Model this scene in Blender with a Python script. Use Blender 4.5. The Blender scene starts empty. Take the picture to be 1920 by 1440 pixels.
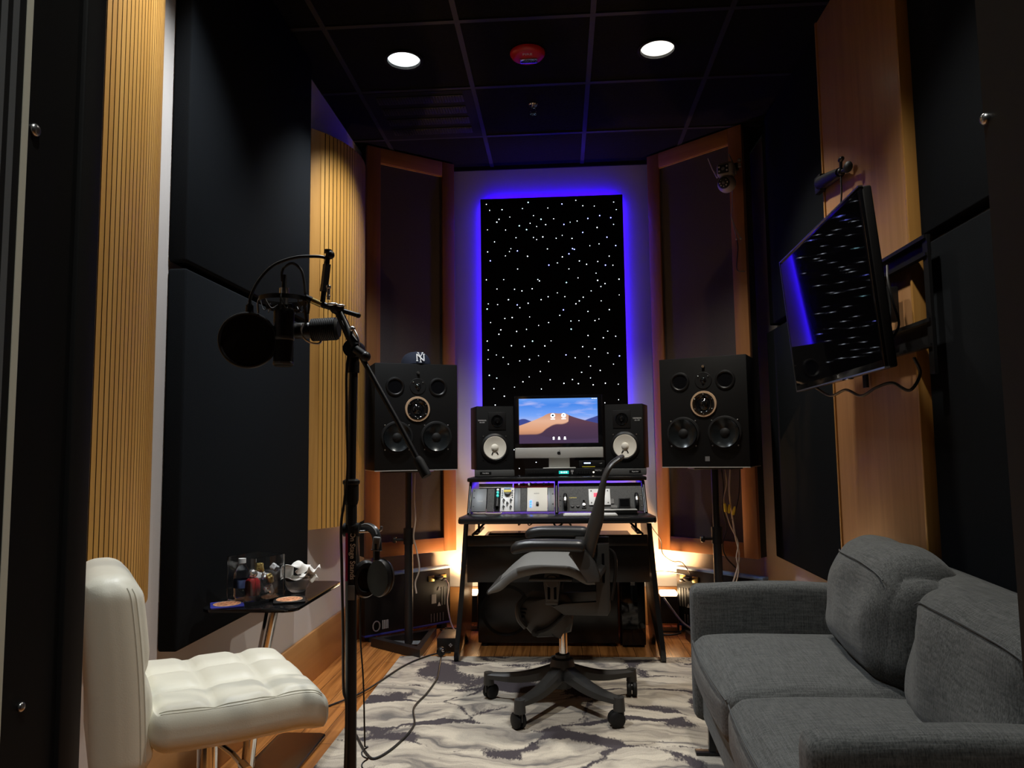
import bpy, bmesh, math, random
from mathutils import Vector, Matrix, Euler, noise
random.seed(7)
PI = math.pi
sc = bpy.context.scene
COL = sc.collection
V = Vector

# ------------------------------------------------------------------ materials
def new_mat(name):
    m = bpy.data.materials.new(name); m.use_nodes = True
    nt = m.node_tree
    return m, nt, nt.nodes['Principled BSDF'], nt.nodes['Material Output']

def simple(name, col, rough=0.5, metal=0.0, spec=None, bump=0.0, bscale=200.0, var=0.0, vscale=20.0, coat=0.0, sheen=0.0):
    m, nt, b, o = new_mat(name)
    b.inputs['Base Color'].default_value = (*col, 1); b.inputs['Roughness'].default_value = rough
    b.inputs['Metallic'].default_value = metal
    if spec is not None: b.inputs['Specular IOR Level'].default_value = spec
    if coat: b.inputs['Coat Weight'].default_value = coat
    if sheen:
        b.inputs['Sheen Weight'].default_value = sheen
    tc = nt.nodes.new('ShaderNodeTexCoord')
    if var:
        n = nt.nodes.new('ShaderNodeTexNoise'); n.inputs['Scale'].default_value = vscale; n.inputs['Detail'].default_value = 6
        nt.links.new(tc.outputs['Object'], n.inputs['Vector'])
        r = nt.nodes.new('ShaderNodeValToRGB')
        r.color_ramp.elements[0].position = .3; r.color_ramp.elements[1].position = .7
        r.color_ramp.elements[0].color = (*[c*(1-var) for c in col], 1); r.color_ramp.elements[1].color = (*[min(1, c*(1+var)) for c in col], 1)
        nt.links.new(n.outputs['Fac'], r.inputs['Fac']); nt.links.new(r.outputs['Color'], b.inputs['Base Color'])
    if bump:
        n = nt.nodes.new('ShaderNodeTexNoise'); n.inputs['Scale'].default_value = bscale; n.inputs['Detail'].default_value = 3
        nt.links.new(tc.outputs['Object'], n.inputs['Vector'])
        bp = nt.nodes.new('ShaderNodeBump'); bp.inputs['Strength'].default_value = bump; bp.inputs['Distance'].default_value = .002
        nt.links.new(n.outputs['Fac'], bp.inputs['Height']); nt.links.new(bp.outputs['Normal'], b.inputs['Normal'])
    return m

def emit(name, col, strength):
    m, nt, b, o = new_mat(name)
    b.inputs['Base Color'].default_value = (*col, 1)
    b.inputs['Emission Color'].default_value = (*col, 1); b.inputs['Emission Strength'].default_value = strength
    return m

def wood(name, c1, c2, c3, axis=2, rough=.4, scale=1.0, coat=0.0, coord='Object'):
    """grain that runs along one object axis"""
    m, nt, b, o = new_mat(name)
    N = nt.nodes.new; L = nt.links.new
    tc = N('ShaderNodeTexCoord'); mp = N('ShaderNodeMapping')
    s = [22*scale]*3; s[axis] = .9*scale
    mp.inputs['Scale'].default_value = s
    L(tc.outputs[coord], mp.inputs['Vector'])
    n = N('ShaderNodeTexNoise'); n.inputs['Scale'].default_value = 1.0; n.inputs['Detail'].default_value = 8; n.inputs['Roughness'].default_value = .65; n.inputs['Distortion'].default_value = .6
    L(mp.outputs['Vector'], n.inputs['Vector'])
    mp2 = N('ShaderNodeMapping'); s2 = [5*scale]*3; s2[axis] = .35*scale; mp2.inputs['Scale'].default_value = s2
    L(tc.outputs[coord], mp2.inputs['Vector'])
    n2 = N('ShaderNodeTexNoise'); n2.inputs['Scale'].default_value = 1.0; n2.inputs['Detail'].default_value = 4; n2.inputs['Distortion'].default_value = 1.5
    L(mp2.outputs['Vector'], n2.inputs['Vector'])
    mx = N('ShaderNodeMath'); mx.operation = 'MULTIPLY_ADD'; mx.inputs[1].default_value = .5; 
    L(n.outputs['Fac'], mx.inputs[0])
    h = N('ShaderNodeMath'); h.operation = 'MULTIPLY'; h.inputs[1].default_value = .5
    L(n2.outputs['Fac'], h.inputs[0]); L(h.outputs[0], mx.inputs[2])
    r = N('ShaderNodeValToRGB'); cr = r.color_ramp
    cr.elements[0].position = .32; cr.elements[0].color = (*c1, 1)
    cr.elements[1].position = .68; cr.elements[1].color = (*c3, 1)
    e = cr.elements.new(.5); e.color = (*c2, 1)
    L(mx.outputs[0], r.inputs['Fac']); L(r.outputs['Color'], b.inputs['Base Color'])
    b.inputs['Roughness'].default_value = rough
    if coat: b.inputs['Coat Weight'].default_value = coat; b.inputs['Coat Roughness'].default_value = .25
    bp = N('ShaderNodeBump'); bp.inputs['Strength'].default_value = .08; bp.inputs['Distance'].default_value = .002
    L(n.outputs['Fac'], bp.inputs['Height']); L(bp.outputs['Normal'], b.inputs['Normal'])
    return m

def floor_mat():
    m, nt, b, o = new_mat('oak_floor_planks')
    N = nt.nodes.new; L = nt.links.new
    tc = N('ShaderNodeTexCoord'); sep = N('ShaderNodeSeparateXYZ'); L(tc.outputs['Object'], sep.inputs[0])
    cmb = N('ShaderNodeCombineXYZ'); L(sep.outputs['Y'], cmb.inputs['X']); L(sep.outputs['X'], cmb.inputs['Y'])
    br = N('ShaderNodeTexBrick'); L(cmb.outputs[0], br.inputs['Vector'])
    br.inputs['Scale'].default_value = 1; br.inputs['Brick Width'].default_value = 1.1; br.inputs['Row Height'].default_value = .095
    br.inputs['Mortar Size'].default_value = .0012; br.offset = .37; br.inputs['Mortar Smooth'].default_value = .1
    br.inputs['Color1'].default_value = (.42, .165, .042, 1); br.inputs['Color2'].default_value = (.56, .25, .075, 1); br.inputs['Mortar'].default_value = (.06, .022, .008, 1)
    mp = N('ShaderNodeMapping'); mp.inputs['Scale'].default_value = (26, 1.3, 1); L(tc.outputs['Object'], mp.inputs['Vector'])
    n = N('ShaderNodeTexNoise'); n.inputs['Detail'].default_value = 7; n.inputs['Scale'].default_value = 1; n.inputs['Distortion'].default_value = 1.2
    L(mp.outputs[0], n.inputs['Vector'])
    r = N('ShaderNodeValToRGB'); r.color_ramp.elements[0].color = (.55, .5, .45, 1); r.color_ramp.elements[1].color = (1.15, 1.12, 1.08, 1)
    r.color_ramp.elements[0].position = .35; r.color_ramp.elements[1].position = .62
    L(n.outputs['Fac'], r.inputs['Fac'])
    mx = N('ShaderNodeMixRGB'); mx.blend_type = 'MULTIPLY'; mx.inputs['Fac'].default_value = 1
    L(br.outputs['Color'], mx.inputs['Color1']); L(r.outputs['Color'], mx.inputs['Color2']); L(mx.outputs[0], b.inputs['Base Color'])
    b.inputs['Roughness'].default_value = .25
    return m

def rug_mat():
    """large overlapping feather-like petals: cream to grey with dark gaps"""
    m, nt, b, o = new_mat('abstract_rug_pile')
    N = nt.nodes.new; L = nt.links.new
    tc = N('ShaderNodeTexCoord')
    # domain warp
    w = N('ShaderNodeTexNoise'); w.inputs['Scale'].default_value = 2.1; w.inputs['Detail'].default_value = 4
    L(tc.outputs['Object'], w.inputs['Vector'])
    sub = N('ShaderNodeVectorMath'); sub.operation = 'SUBTRACT'; sub.inputs[1].default_value = (.5, .5, .5); L(w.outputs['Color'], sub.inputs[0])
    scl = N('ShaderNodeVectorMath'); scl.operation = 'SCALE'; scl.inputs['Scale'].default_value = .55; L(sub.outputs[0], scl.inputs[0])
    add = N('ShaderNodeVectorMath'); add.operation = 'ADD'; L(tc.outputs['Object'], add.inputs[0]); L(scl.outputs[0], add.inputs[1])
    mp = N('ShaderNodeMapping'); mp.inputs['Rotation'].default_value = (0, 0, .35); mp.inputs['Scale'].default_value = (1.9, 3.6, 1); L(add.outputs[0], mp.inputs['Vector'])
    vo = N('ShaderNodeTexVoronoi'); vo.feature = 'DISTANCE_TO_EDGE'; vo.inputs['Scale'].default_value = 1.0; vo.inputs['Randomness'].default_value = 1.0
    L(mp.outputs[0], vo.inputs['Vector'])
    # fuzzy edge
    fz = N('ShaderNodeTexNoise'); fz.inputs['Scale'].default_value = 60; fz.inputs['Detail'].default_value = 3
    mpf = N('ShaderNodeMapping'); mpf.inputs['Scale'].default_value = (2.2, .8, 1); L(tc.outputs['Object'], mpf.inputs['Vector']); L(mpf.outputs[0], fz.inputs['Vector'])
    big = N('ShaderNodeTexNoise'); big.inputs['Scale'].default_value = 2.6; big.inputs['Detail'].default_value = 3; L(tc.outputs['Object'], big.inputs['Vector'])
    bs = N('ShaderNodeMapRange'); bs.inputs['From Min'].default_value = .38; bs.inputs['From Max'].default_value = .7; bs.inputs['To Min'].default_value = -.05; bs.inputs['To Max'].default_value = .13
    L(big.outputs['Fac'], bs.inputs['Value'])
    a1 = N('ShaderNodeMath'); a1.operation = 'SUBTRACT'; L(vo.outputs['Distance'], a1.inputs[0]); L(bs.outputs[0], a1.inputs[1])
    f1 = N('ShaderNodeMath'); f1.operation = 'MULTIPLY_ADD'; f1.inputs[1].default_value = .12; L(fz.outputs['Fac'], f1.inputs[0]); L(a1.outputs[0], f1.inputs[2])
    ed = N('ShaderNodeMapRange'); ed.inputs['From Min'].default_value = .055; ed.inputs['From Max'].default_value = .095; L(f1.outputs[0], ed.inputs['Value'])
    # petal shading: streaks
    mp3 = N('ShaderNodeMapping'); mp3.inputs['Rotation'].default_value = (0, 0, .5); mp3.inputs['Scale'].default_value = (2.2, 11, 1); L(add.outputs[0], mp3.inputs['Vector'])
    st = N('ShaderNodeTexNoise'); st.inputs['Scale'].default_value = 1.3; st.inputs['Detail'].default_value = 6; st.inputs['Distortion'].default_value = .8; L(mp3.outputs[0], st.inputs['Vector'])
    rp = N('ShaderNodeValToRGB'); rp.color_ramp.elements[0].position = .33; rp.color_ramp.elements[0].color = (.17, .155, .145, 1)
    rp.color_ramp.elements[1].position = .62; rp.color_ramp.elements[1].color = (.60, .535, .435, 1)
    e = rp.color_ramp.elements.new(.45); e.color = (.41, .362, .30, 1)
    L(st.outputs['Fac'], rp.inputs['Fac'])
    mx = N('ShaderNodeMixRGB'); L(ed.outputs[0], mx.inputs['Fac']); mx.inputs['Color1'].default_value = (.075, .064, .070, 1); L(rp.outputs['Color'], mx.inputs['Color2'])
    fine = N('ShaderNodeTexNoise'); fine.inputs['Scale'].default_value = 260; fine.inputs['Detail'].default_value = 2; L(tc.outputs['Object'], fine.inputs['Vector'])
    fr = N('ShaderNodeMapRange'); fr.inputs['To Min'].default_value = .72; fr.inputs['To Max'].default_value = 1.28; L(fine.outputs['Fac'], fr.inputs['Value'])
    mm = N('ShaderNodeMixRGB'); mm.blend_type = 'MULTIPLY'; mm.inputs['Fac'].default_value = 1; L(mx.outputs[0], mm.inputs['Color1']); L(fr.outputs[0], mm.inputs['Color2'])
    L(mm.outputs[0], b.inputs['Base Color'])
    b.inputs['Roughness'].default_value = 1; b.inputs['Specular IOR Level'].default_value = .1
    bp = N('ShaderNodeBump'); bp.inputs['Strength'].default_value = .6; bp.inputs['Distance'].default_value = .004; L(fine.outputs['Fac'], bp.inputs['Height']); L(bp.outputs['Normal'], b.inputs['Normal'])
    return m

def weave(name, c1, c2, scale=1.0, rough=.95):
    """two crossed sets of short slubs, for linen-like upholstery"""
    m, nt, b, o = new_mat(name)
    N = nt.nodes.new; L = nt.links.new
    tc = N('ShaderNodeTexCoord'); outs = []
    for s in ((14, 420, 160), (420, 14, 160), (420, 420, 10)):
        mp = N('ShaderNodeMapping'); mp.inputs['Scale'].default_value = [v*scale for v in s]; L(tc.outputs['Object'], mp.inputs['Vector'])
        n = N('ShaderNodeTexNoise'); n.inputs['Scale'].default_value = .5; n.inputs['Detail'].default_value = 3; L(mp.outputs[0], n.inputs['Vector']); outs.append(n.outputs['Fac'])
    a = N('ShaderNodeMath'); L(outs[0], a.inputs[0]); L(outs[1], a.inputs[1])
    a2 = N('ShaderNodeMath'); L(a.outputs[0], a2.inputs[0]); L(outs[2], a2.inputs[1])
    r = N('ShaderNodeMapRange'); r.inputs['From Min'].default_value = 1.15; r.inputs['From Max'].default_value = 1.9; L(a2.outputs[0], r.inputs['Value'])
    mx = N('ShaderNodeMixRGB'); L(r.outputs[0], mx.inputs['Fac']); mx.inputs['Color1'].default_value = (*c1, 1); mx.inputs['Color2'].default_value = (*c2, 1)
    L(mx.outputs[0], b.inputs['Base Color']); b.inputs['Roughness'].default_value = rough; b.inputs['Specular IOR Level'].default_value = .15
    b.inputs['Sheen Weight'].default_value = .08
    bp = N('ShaderNodeBump'); bp.inputs['Strength'].default_value = .35; bp.inputs['Distance'].default_value = .0015; L(a2.outputs[0], bp.inputs['Height']); L(bp.outputs['Normal'], b.inputs['Normal'])
    return m

def ceil_mat():
    m = simple('black_ceiling_tile', (.0065, .006, .0058), .95, spec=.15, bump=.8, bscale=90, var=.25, vscale=60)
    return m

def screen_mat():
    """a dune under an evening sky shown on the lit display (generated coordinates: x across, z up)"""
    m, nt, b, o = new_mat('lit_display_picture')
    N = nt.nodes.new; L = nt.links.new
    tc = N('ShaderNodeTexCoord'); s = N('ShaderNodeSeparateXYZ'); L(tc.outputs['Generated'], s.inputs[0])
    x, z = s.outputs['X'], s.outputs['Z']
    def math_(op, a, bb=None, c=None):
        n = N('ShaderNodeMath'); n.operation = op
        for i, v in enumerate((a, bb, c)):
            if v is None: continue
            if isinstance(v, (int, float)): n.inputs[i].default_value = v
            else: L(v, n.inputs[i])
        return n.outputs[0]
    def step(a, soft=.008):
        n = N('ShaderNodeMapRange'); n.interpolation_type = 'SMOOTHSTEP'
        n.inputs['From Min'].default_value = -soft; n.inputs['From Max'].default_value = soft; L(a, n.inputs['Value']); return n.outputs[0]
    def ramp(v, pts):
        r = N('ShaderNodeValToRGB'); cr = r.color_ramp
        cr.elements[0].position, cr.elements[0].color = pts[0][0], (*pts[0][1], 1)
        cr.elements[1].position, cr.elements[1].color = pts[-1][0], (*pts[-1][1], 1)
        for p, c in pts[1:-1]: e = cr.elements.new(p); e.color = (*c, 1)
        L(v, r.inputs['Fac']); return r.outputs['Color']
    def mix(f, a, bb):
        n = N('ShaderNodeMixRGB'); L(f, n.inputs['Fac'])
        for i, v in (('Color1', a), ('Color2', bb)):
            if isinstance(v, tuple): n.inputs[i].default_value = (*v, 1)
            else: L(v, n.inputs[i])
        return n.outputs[0]
    def curve(pts):
        n = N('ShaderNodeFloatCurve'); c = n.mapping.curves[0]
        c.points[0].location = pts[0]; c.points[1].location = pts[-1]
        for p in pts[1:-1]: c.points.new(*p)
        n.mapping.update(); L(x, n.inputs['Value']); return n.outputs[0]
    mp = N('ShaderNodeMapping'); mp.inputs['Scale'].default_value = (2.2, 1, 7); L(tc.outputs['Generated'], mp.inputs['Vector'])
    cl = N('ShaderNodeTexNoise'); cl.inputs['Scale'].default_value = 1.4; cl.inputs['Detail'].default_value = 5; L(mp.outputs[0], cl.inputs['Vector'])
    sky = ramp(z, [(.45, (.42, .46, .72)), (.62, (.16, .33, .82)), (.85, (.06, .22, .72)), (1, (.12, .30, .78))])
    cf = N('ShaderNodeMapRange'); cf.inputs['From Min'].default_value = .52; cf.inputs['From Max'].default_value = .75; cf.inputs['To Max'].default_value = .7; L(cl.outputs['Fac'], cf.inputs['Value'])
    sky = mix(cf.outputs[0], sky, (.50, .50, .80))
    ridge = curve([(0, .53), (.06, .55), (.15, .50), (.3, .45), (.8, .48), (.88, .53), (.95, .57), (1, .60)])
    img = mix(step(math_('SUBTRACT', ridge, z)), sky, (.045, .06, .24))
    dune = curve([(0, .40), (.12, .47), (.28, .58), (.40, .67), (.50, .66), (.58, .66), (.66, .60), (.8, .52), (1, .43)])
    sand = ramp(z, [(.10, (.24, .10, .07)), (.30, (.62, .30, .17)), (.5, (.70, .40, .27)), (.68, (.50, .24, .16))])
    shade = ramp(z, [(.0, (.045, .028, .06)), (.35, (.07, .035, .065)), (.66, (.13, .055, .07))])
    terminator = curve([(0, .20), (.14, .20), (.26, .22), (.36, .34), (.46, .42), (.56, .43), (.62, .47), (.63, .49), (.64, .9), (1, 1)])
    crest = curve([(0, 0), (.40, 0), (.42, .62), (.5, .60), (.58, .55), (.62, .50), (.64, 0), (1, 0)])
    lit = math_('SUBTRACT', z, terminator)
    body = mix(step(lit, .02), shade, sand)
    body = mix(step(math_('MULTIPLY', math_('SUBTRACT', crest, z), -1.0) , .01), body, body)
    img = mix(step(math_('SUBTRACT', dune, z), .006), img, body)
    dark = math_('SUBTRACT', curve([(0, .19), (.2, .19), (.5, .10), (1, .10)]), z)
    img = mix(step(dark, .02), img, (.06, .035, .075))
    b.inputs['Base Color'].default_value = (0, 0, 0, 1); b.inputs['Roughness'].default_value = .15
    L(img, b.inputs['Emission Color']); b.inputs['Emission Strength'].default_value = 1.15
    return m

M = {}
M['wall'] = simple('pale_wall_paint', (.62, .585, .56), .85, spec=.3, bump=.1, bscale=300)
M['felt'] = simple('black_acoustic_cloth', (.0100, .0116, .0136), .95, spec=.03, bump=.5, bscale=700, var=.18, vscale=400)
M['front'] = simple('black_painted_frame', (.010, .010, .010), .5, spec=.3)
M['ceil'] = ceil_mat()
M['tbar'] = simple('dark_grey_ceiling_grid', (.013, .0125, .013), .6)
M['oak'] = wood('honey_oak', (.36, .165, .035), (.47, .235, .058), (.56, .30, .085), 2, .38, coat=.15)
M['oakslat'] = wood('honey_oak_slats', (.42, .195, .035), (.53, .27, .060), (.62, .34, .088), 2, .42, scale=.8)
M['groove'] = simple('dark_slat_groove', (.07, .03, .008), .8)
M['cherry'] = wood('red_brown_oak', (.22, .085, .028), (.30, .125, .042), (.37, .165, .06), 2, .4, coat=.1)
M['cherryx'] = wood('red_brown_oak_rail', (.22, .085, .028), (.30, .125, .042), (.37, .165, .06), 0, .4, coat=.1)
M['pil'] = wood('pilaster_oak', (.34, .165, .065), (.44, .225, .095), (.52, .28, .125), 2, .42, scale=1.3, coat=.1)
M['basey'] = wood('oak_baseboard_lengthwise', (.34, .155, .045), (.45, .215, .07), (.54, .28, .10), 1, .35, scale=.7)
M['basex'] = wood('oak_baseboard_crosswise', (.34, .155, .045), (.45, .215, .07), (.54, .28, .10), 0, .35, scale=.7)
M['brownfab'] = simple('brown_grey_speaker_cloth', (.075, .062, .055), .9, spec=.15, bump=.4, bscale=900, var=.15, vscale=300)
M['floor'] = floor_mat()
M['rug'] = rug_mat()
M['black'] = simple('black_satin_plastic', (.007, .007, .0073), .42, spec=.35)
M['blackm'] = simple('matte_black_plastic', (.0075, .0075, .0075), .7, spec=.2)
M['blackg'] = simple('gloss_black', (.006, .006, .0065), .08)
M['blackmet'] = simple('black_powder_coated_steel', (.016, .016, .017), .38, metal=.3)
M['rubber'] = simple('black_rubber', (.010, .010, .010), .6, spec=.25)
M['desk'] = simple('black_desk_laminate', (.008, .008, .0085), .26, bump=.05, bscale=200)
M['chrome'] = simple('chrome', (.75, .74, .72), .12, metal=1)
M['steel'] = simple('brushed_steel', (.55, .55, .55), .3, metal=1)
M['alu'] = simple('silver_aluminium', (.60, .595, .56), .42, metal=.45)
M['darkalu'] = simple('dark_grey_anodised_metal', (.10, .105, .11), .45, metal=.5)
M['grey'] = simple('mid_grey_plastic', (.14, .14, .14), .55)
M['dgrey'] = simple('charcoal_speckled_panel', (.075, .075, .073), .8, bump=.3, bscale=300, var=.35, vscale=260)
M['foam'] = simple('charcoal_foam', (.07, .07, .068), .95, bump=.5, bscale=300)
M['white'] = simple('white_plastic', (.75, .75, .74), .4)
M['cream'] = simple('cream_panel', (.68, .65, .57), .45)
M['cone'] = simple('white_paper_cone', (.80, .76, .66), .7)
M['ring'] = simple('beige_driver_ring', (.55, .38, .24), .4)
M['conedark'] = simple('glossy_dark_cone', (.020, .024, .026), .22, metal=.5)
M['baffle'] = simple('black_baffle_paint', (.0045, .0045, .0045), .55, spec=.22)
M['red'] = simple('red_plastic', (.55, .012, .018), .35)
M['redpanel'] = simple('red_module_panel', (.36, .02, .03), .4)
M['leather'] = simple('ivory_leather', (.74, .715, .60), .42, spec=.45, bump=.12, bscale=350)
M['stitch'] = simple('ivory_thread', (.70, .68, .58), .7)
M['sofa'] = weave('charcoal_linen', (.034, .037, .037), (.108, .112, .110), 1.9)
M['sofadark'] = simple('dark_seam', (.025, .027, .028), .9)
M['chairmesh'] = simple('grey_suspension_mesh', (.15, .15, .143), .75, bump=.6, bscale=420)
M['chairframe'] = simple('graphite_chair_plastic', (.036, .035, .033), .42, bump=.08, bscale=300)
M['armpad'] = simple('black_leather_pad', (.016, .016, .016), .33)
M['navy'] = simple('navy_wool', (.012, .017, .035), .9)
M['cable'] = simple('black_cable_sheath', (.012, .012, .012), .5)
M['cablew'] = simple('pale_cable_sheath', (.55, .48, .40), .5)
M['yellow'] = simple('yellow_plug', (.75, .60, .05), .4)
M['bluebox'] = simple('pale_blue_box_edge', (.16, .26, .42), .45)
M['ledblue'] = emit('blue_led', (.03, .01, 1.0), 30)
M['star'] = emit('white_star_light', (.80, .88, 1.0), 7)
M['starb'] = emit('blue_star_light', (.22, .25, 1.0), 13)
M['starc'] = emit('cyan_star_light', (.45, .88, 1.0), 9)
M['can'] = simple('brushed_reflector', (.85, .85, .85), .35, metal=.25, bump=.2, bscale=100)
M['bulb_cool'] = emit('cool_white_lamp', (.90, .98, 1.0), 11)
M['bulb_warm'] = emit('warm_white_lamp', (1.0, .95, .85), 14)
M['uplens'] = emit('warm_lamp_lens', (1.0, .72, .42), 28)
M['screen'] = screen_mat()
M['bezel'] = simple('black_glass_bezel', (.004, .004, .005), .12)
M['tvscreen'] = simple('dark_tv_glass', (.002, .002, .003), .030, spec=.34)
_b = M['tvscreen'].node_tree.nodes['Principled BSDF']; _b.inputs['Anisotropic'].default_value = .88
_t = M['tvscreen'].node_tree.nodes.new('ShaderNodeTangent'); _t.direction_type = 'RADIAL'; _t.axis = 'Z'
M['tvscreen'].node_tree.links.new(_t.outputs['Tangent'], _b.inputs['Tangent'])
M['icon'] = emit('white_screen_icon', (.9, .93, 1), 2.4)
M['iconb'] = emit('pale_screen_icon', (.55, .75, 1), 2.2)
M['teal'] = emit('teal_readout', (.01, .30, .27), 1.6)
M['dispblue'] = emit('blue_white_readout', (.35, .5, 1), 5)
M['redled'] = emit('red_readout', (.9, .02, .06), 1.4)
M['wled'] = emit('white_indicator', (1, .9, .7), 6)
M['ledpanel'] = emit('blue_button_light', (.03, .12, 1), 5)
M['text'] = simple('white_print', (.75, .75, .74), .6)
M['textg'] = simple('grey_print', (.30, .30, .30), .6)
M['pink'] = simple('magenta_print', (.45, .03, .16), .5)
M['blueglass'] = simple('cobalt_coaster', (.03, .035, .25), .35)
M['copper'] = simple('copper_print', (.55, .24, .12), .4, var=.8, vscale=120)
M['tissue'] = simple('white_tissue', (.82, .80, .76), .9)
M['redglass'] = simple('red_wrapper', (.36, .012, .015), .25, coat=.5)
M['label'] = simple('blue_bottle_label', (.14, .20, .42), .5)
M['foil'] = simple('silver_foil', (.72, .71, .70), .22, metal=.9, bump=.8, bscale=60)
M['gold'] = simple('gold_wrapper', (.62, .46, .16), .3, metal=.8)
M['smoke'] = simple('dark_grey_print', (.06, .06, .06), .5)
M['camgrey'] = simple('grey_camera_shell', (.30, .27, .25), .5)
M['seal'] = simple('cream_door_seal', (.75, .73, .60), .6)
M['jambalu'] = simple('grey_brushed_jamb', (.16, .17, .175), .5, metal=.2)
M['starcloth'] = simple('black_velvet', (.004, .004, .005), 1, spec=.05)
M['seam'] = simple('charcoal_piping', (.055, .06, .062), .9)
M['pelli'] = simple('popfilter_mesh', (.010, .010, .010), .9, spec=.1)

def glass(name, col=(1, 1, 1), rough=0.0, ior=1.45):
    m, nt, b, o = new_mat(name)
    b.inputs['Base Color'].default_value = (*col, 1); b.inputs['Roughness'].default_value = rough
    b.inputs['Transmission Weight'].default_value = 1; b.inputs['IOR'].default_value = ior
    return m
M['glass'] = glass('clear_glass')
M['pet'] = glass('clear_bottle_plastic', (.93, .97, 1), .05, 1.2)
M['bowl'] = glass('frosted_bowl', (.95, .93, .9), .25, 1.3)

# ------------------------------------------------------------------ mesh builder
def RX(a): return Matrix.Rotation(a, 4, 'X')
def RY(a): return Matrix.Rotation(a, 4, 'Y')
def RZ(a): return Matrix.Rotation(a, 4, 'Z')
def T(x, y, z): return Matrix.Translation((x, y, z))

def spline(pts, n=6):
    """Catmull-Rom through the points"""
    P = [V(p) for p in pts]
    if len(P) < 3: return P
    out = []
    for i in range(len(P)-1):
        p0 = P[i-1] if i else P[0]*2-P[1]; p1, p2 = P[i], P[i+1]; p3 = P[i+2] if i+2 < len(P) else P[-1]*2-P[-2]
        for k in range(n):
            t = k/n
            out.append(.5*((2*p1)+(p2-p0)*t+(2*p0-5*p1+4*p2-p3)*t*t+(3*p1-p0-3*p2+p3)*t**3))
    out.append(P[-1]); return out

def softpt(size, r, fn, u, v, w):
    hx, hy, hz = [q/2 for q in size]; p = V((u*hx, v*hy, w*hz))
    q = V((max(-hx+r, min(hx-r, p.x)), max(-hy+r, min(hy-r, p.y)), max(-hz+r, min(hz-r, p.z)))); d = p-q
    if d.length > r: p = q+d.normalized()*r
    return fn(p, u, v, w) if fn else p

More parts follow.
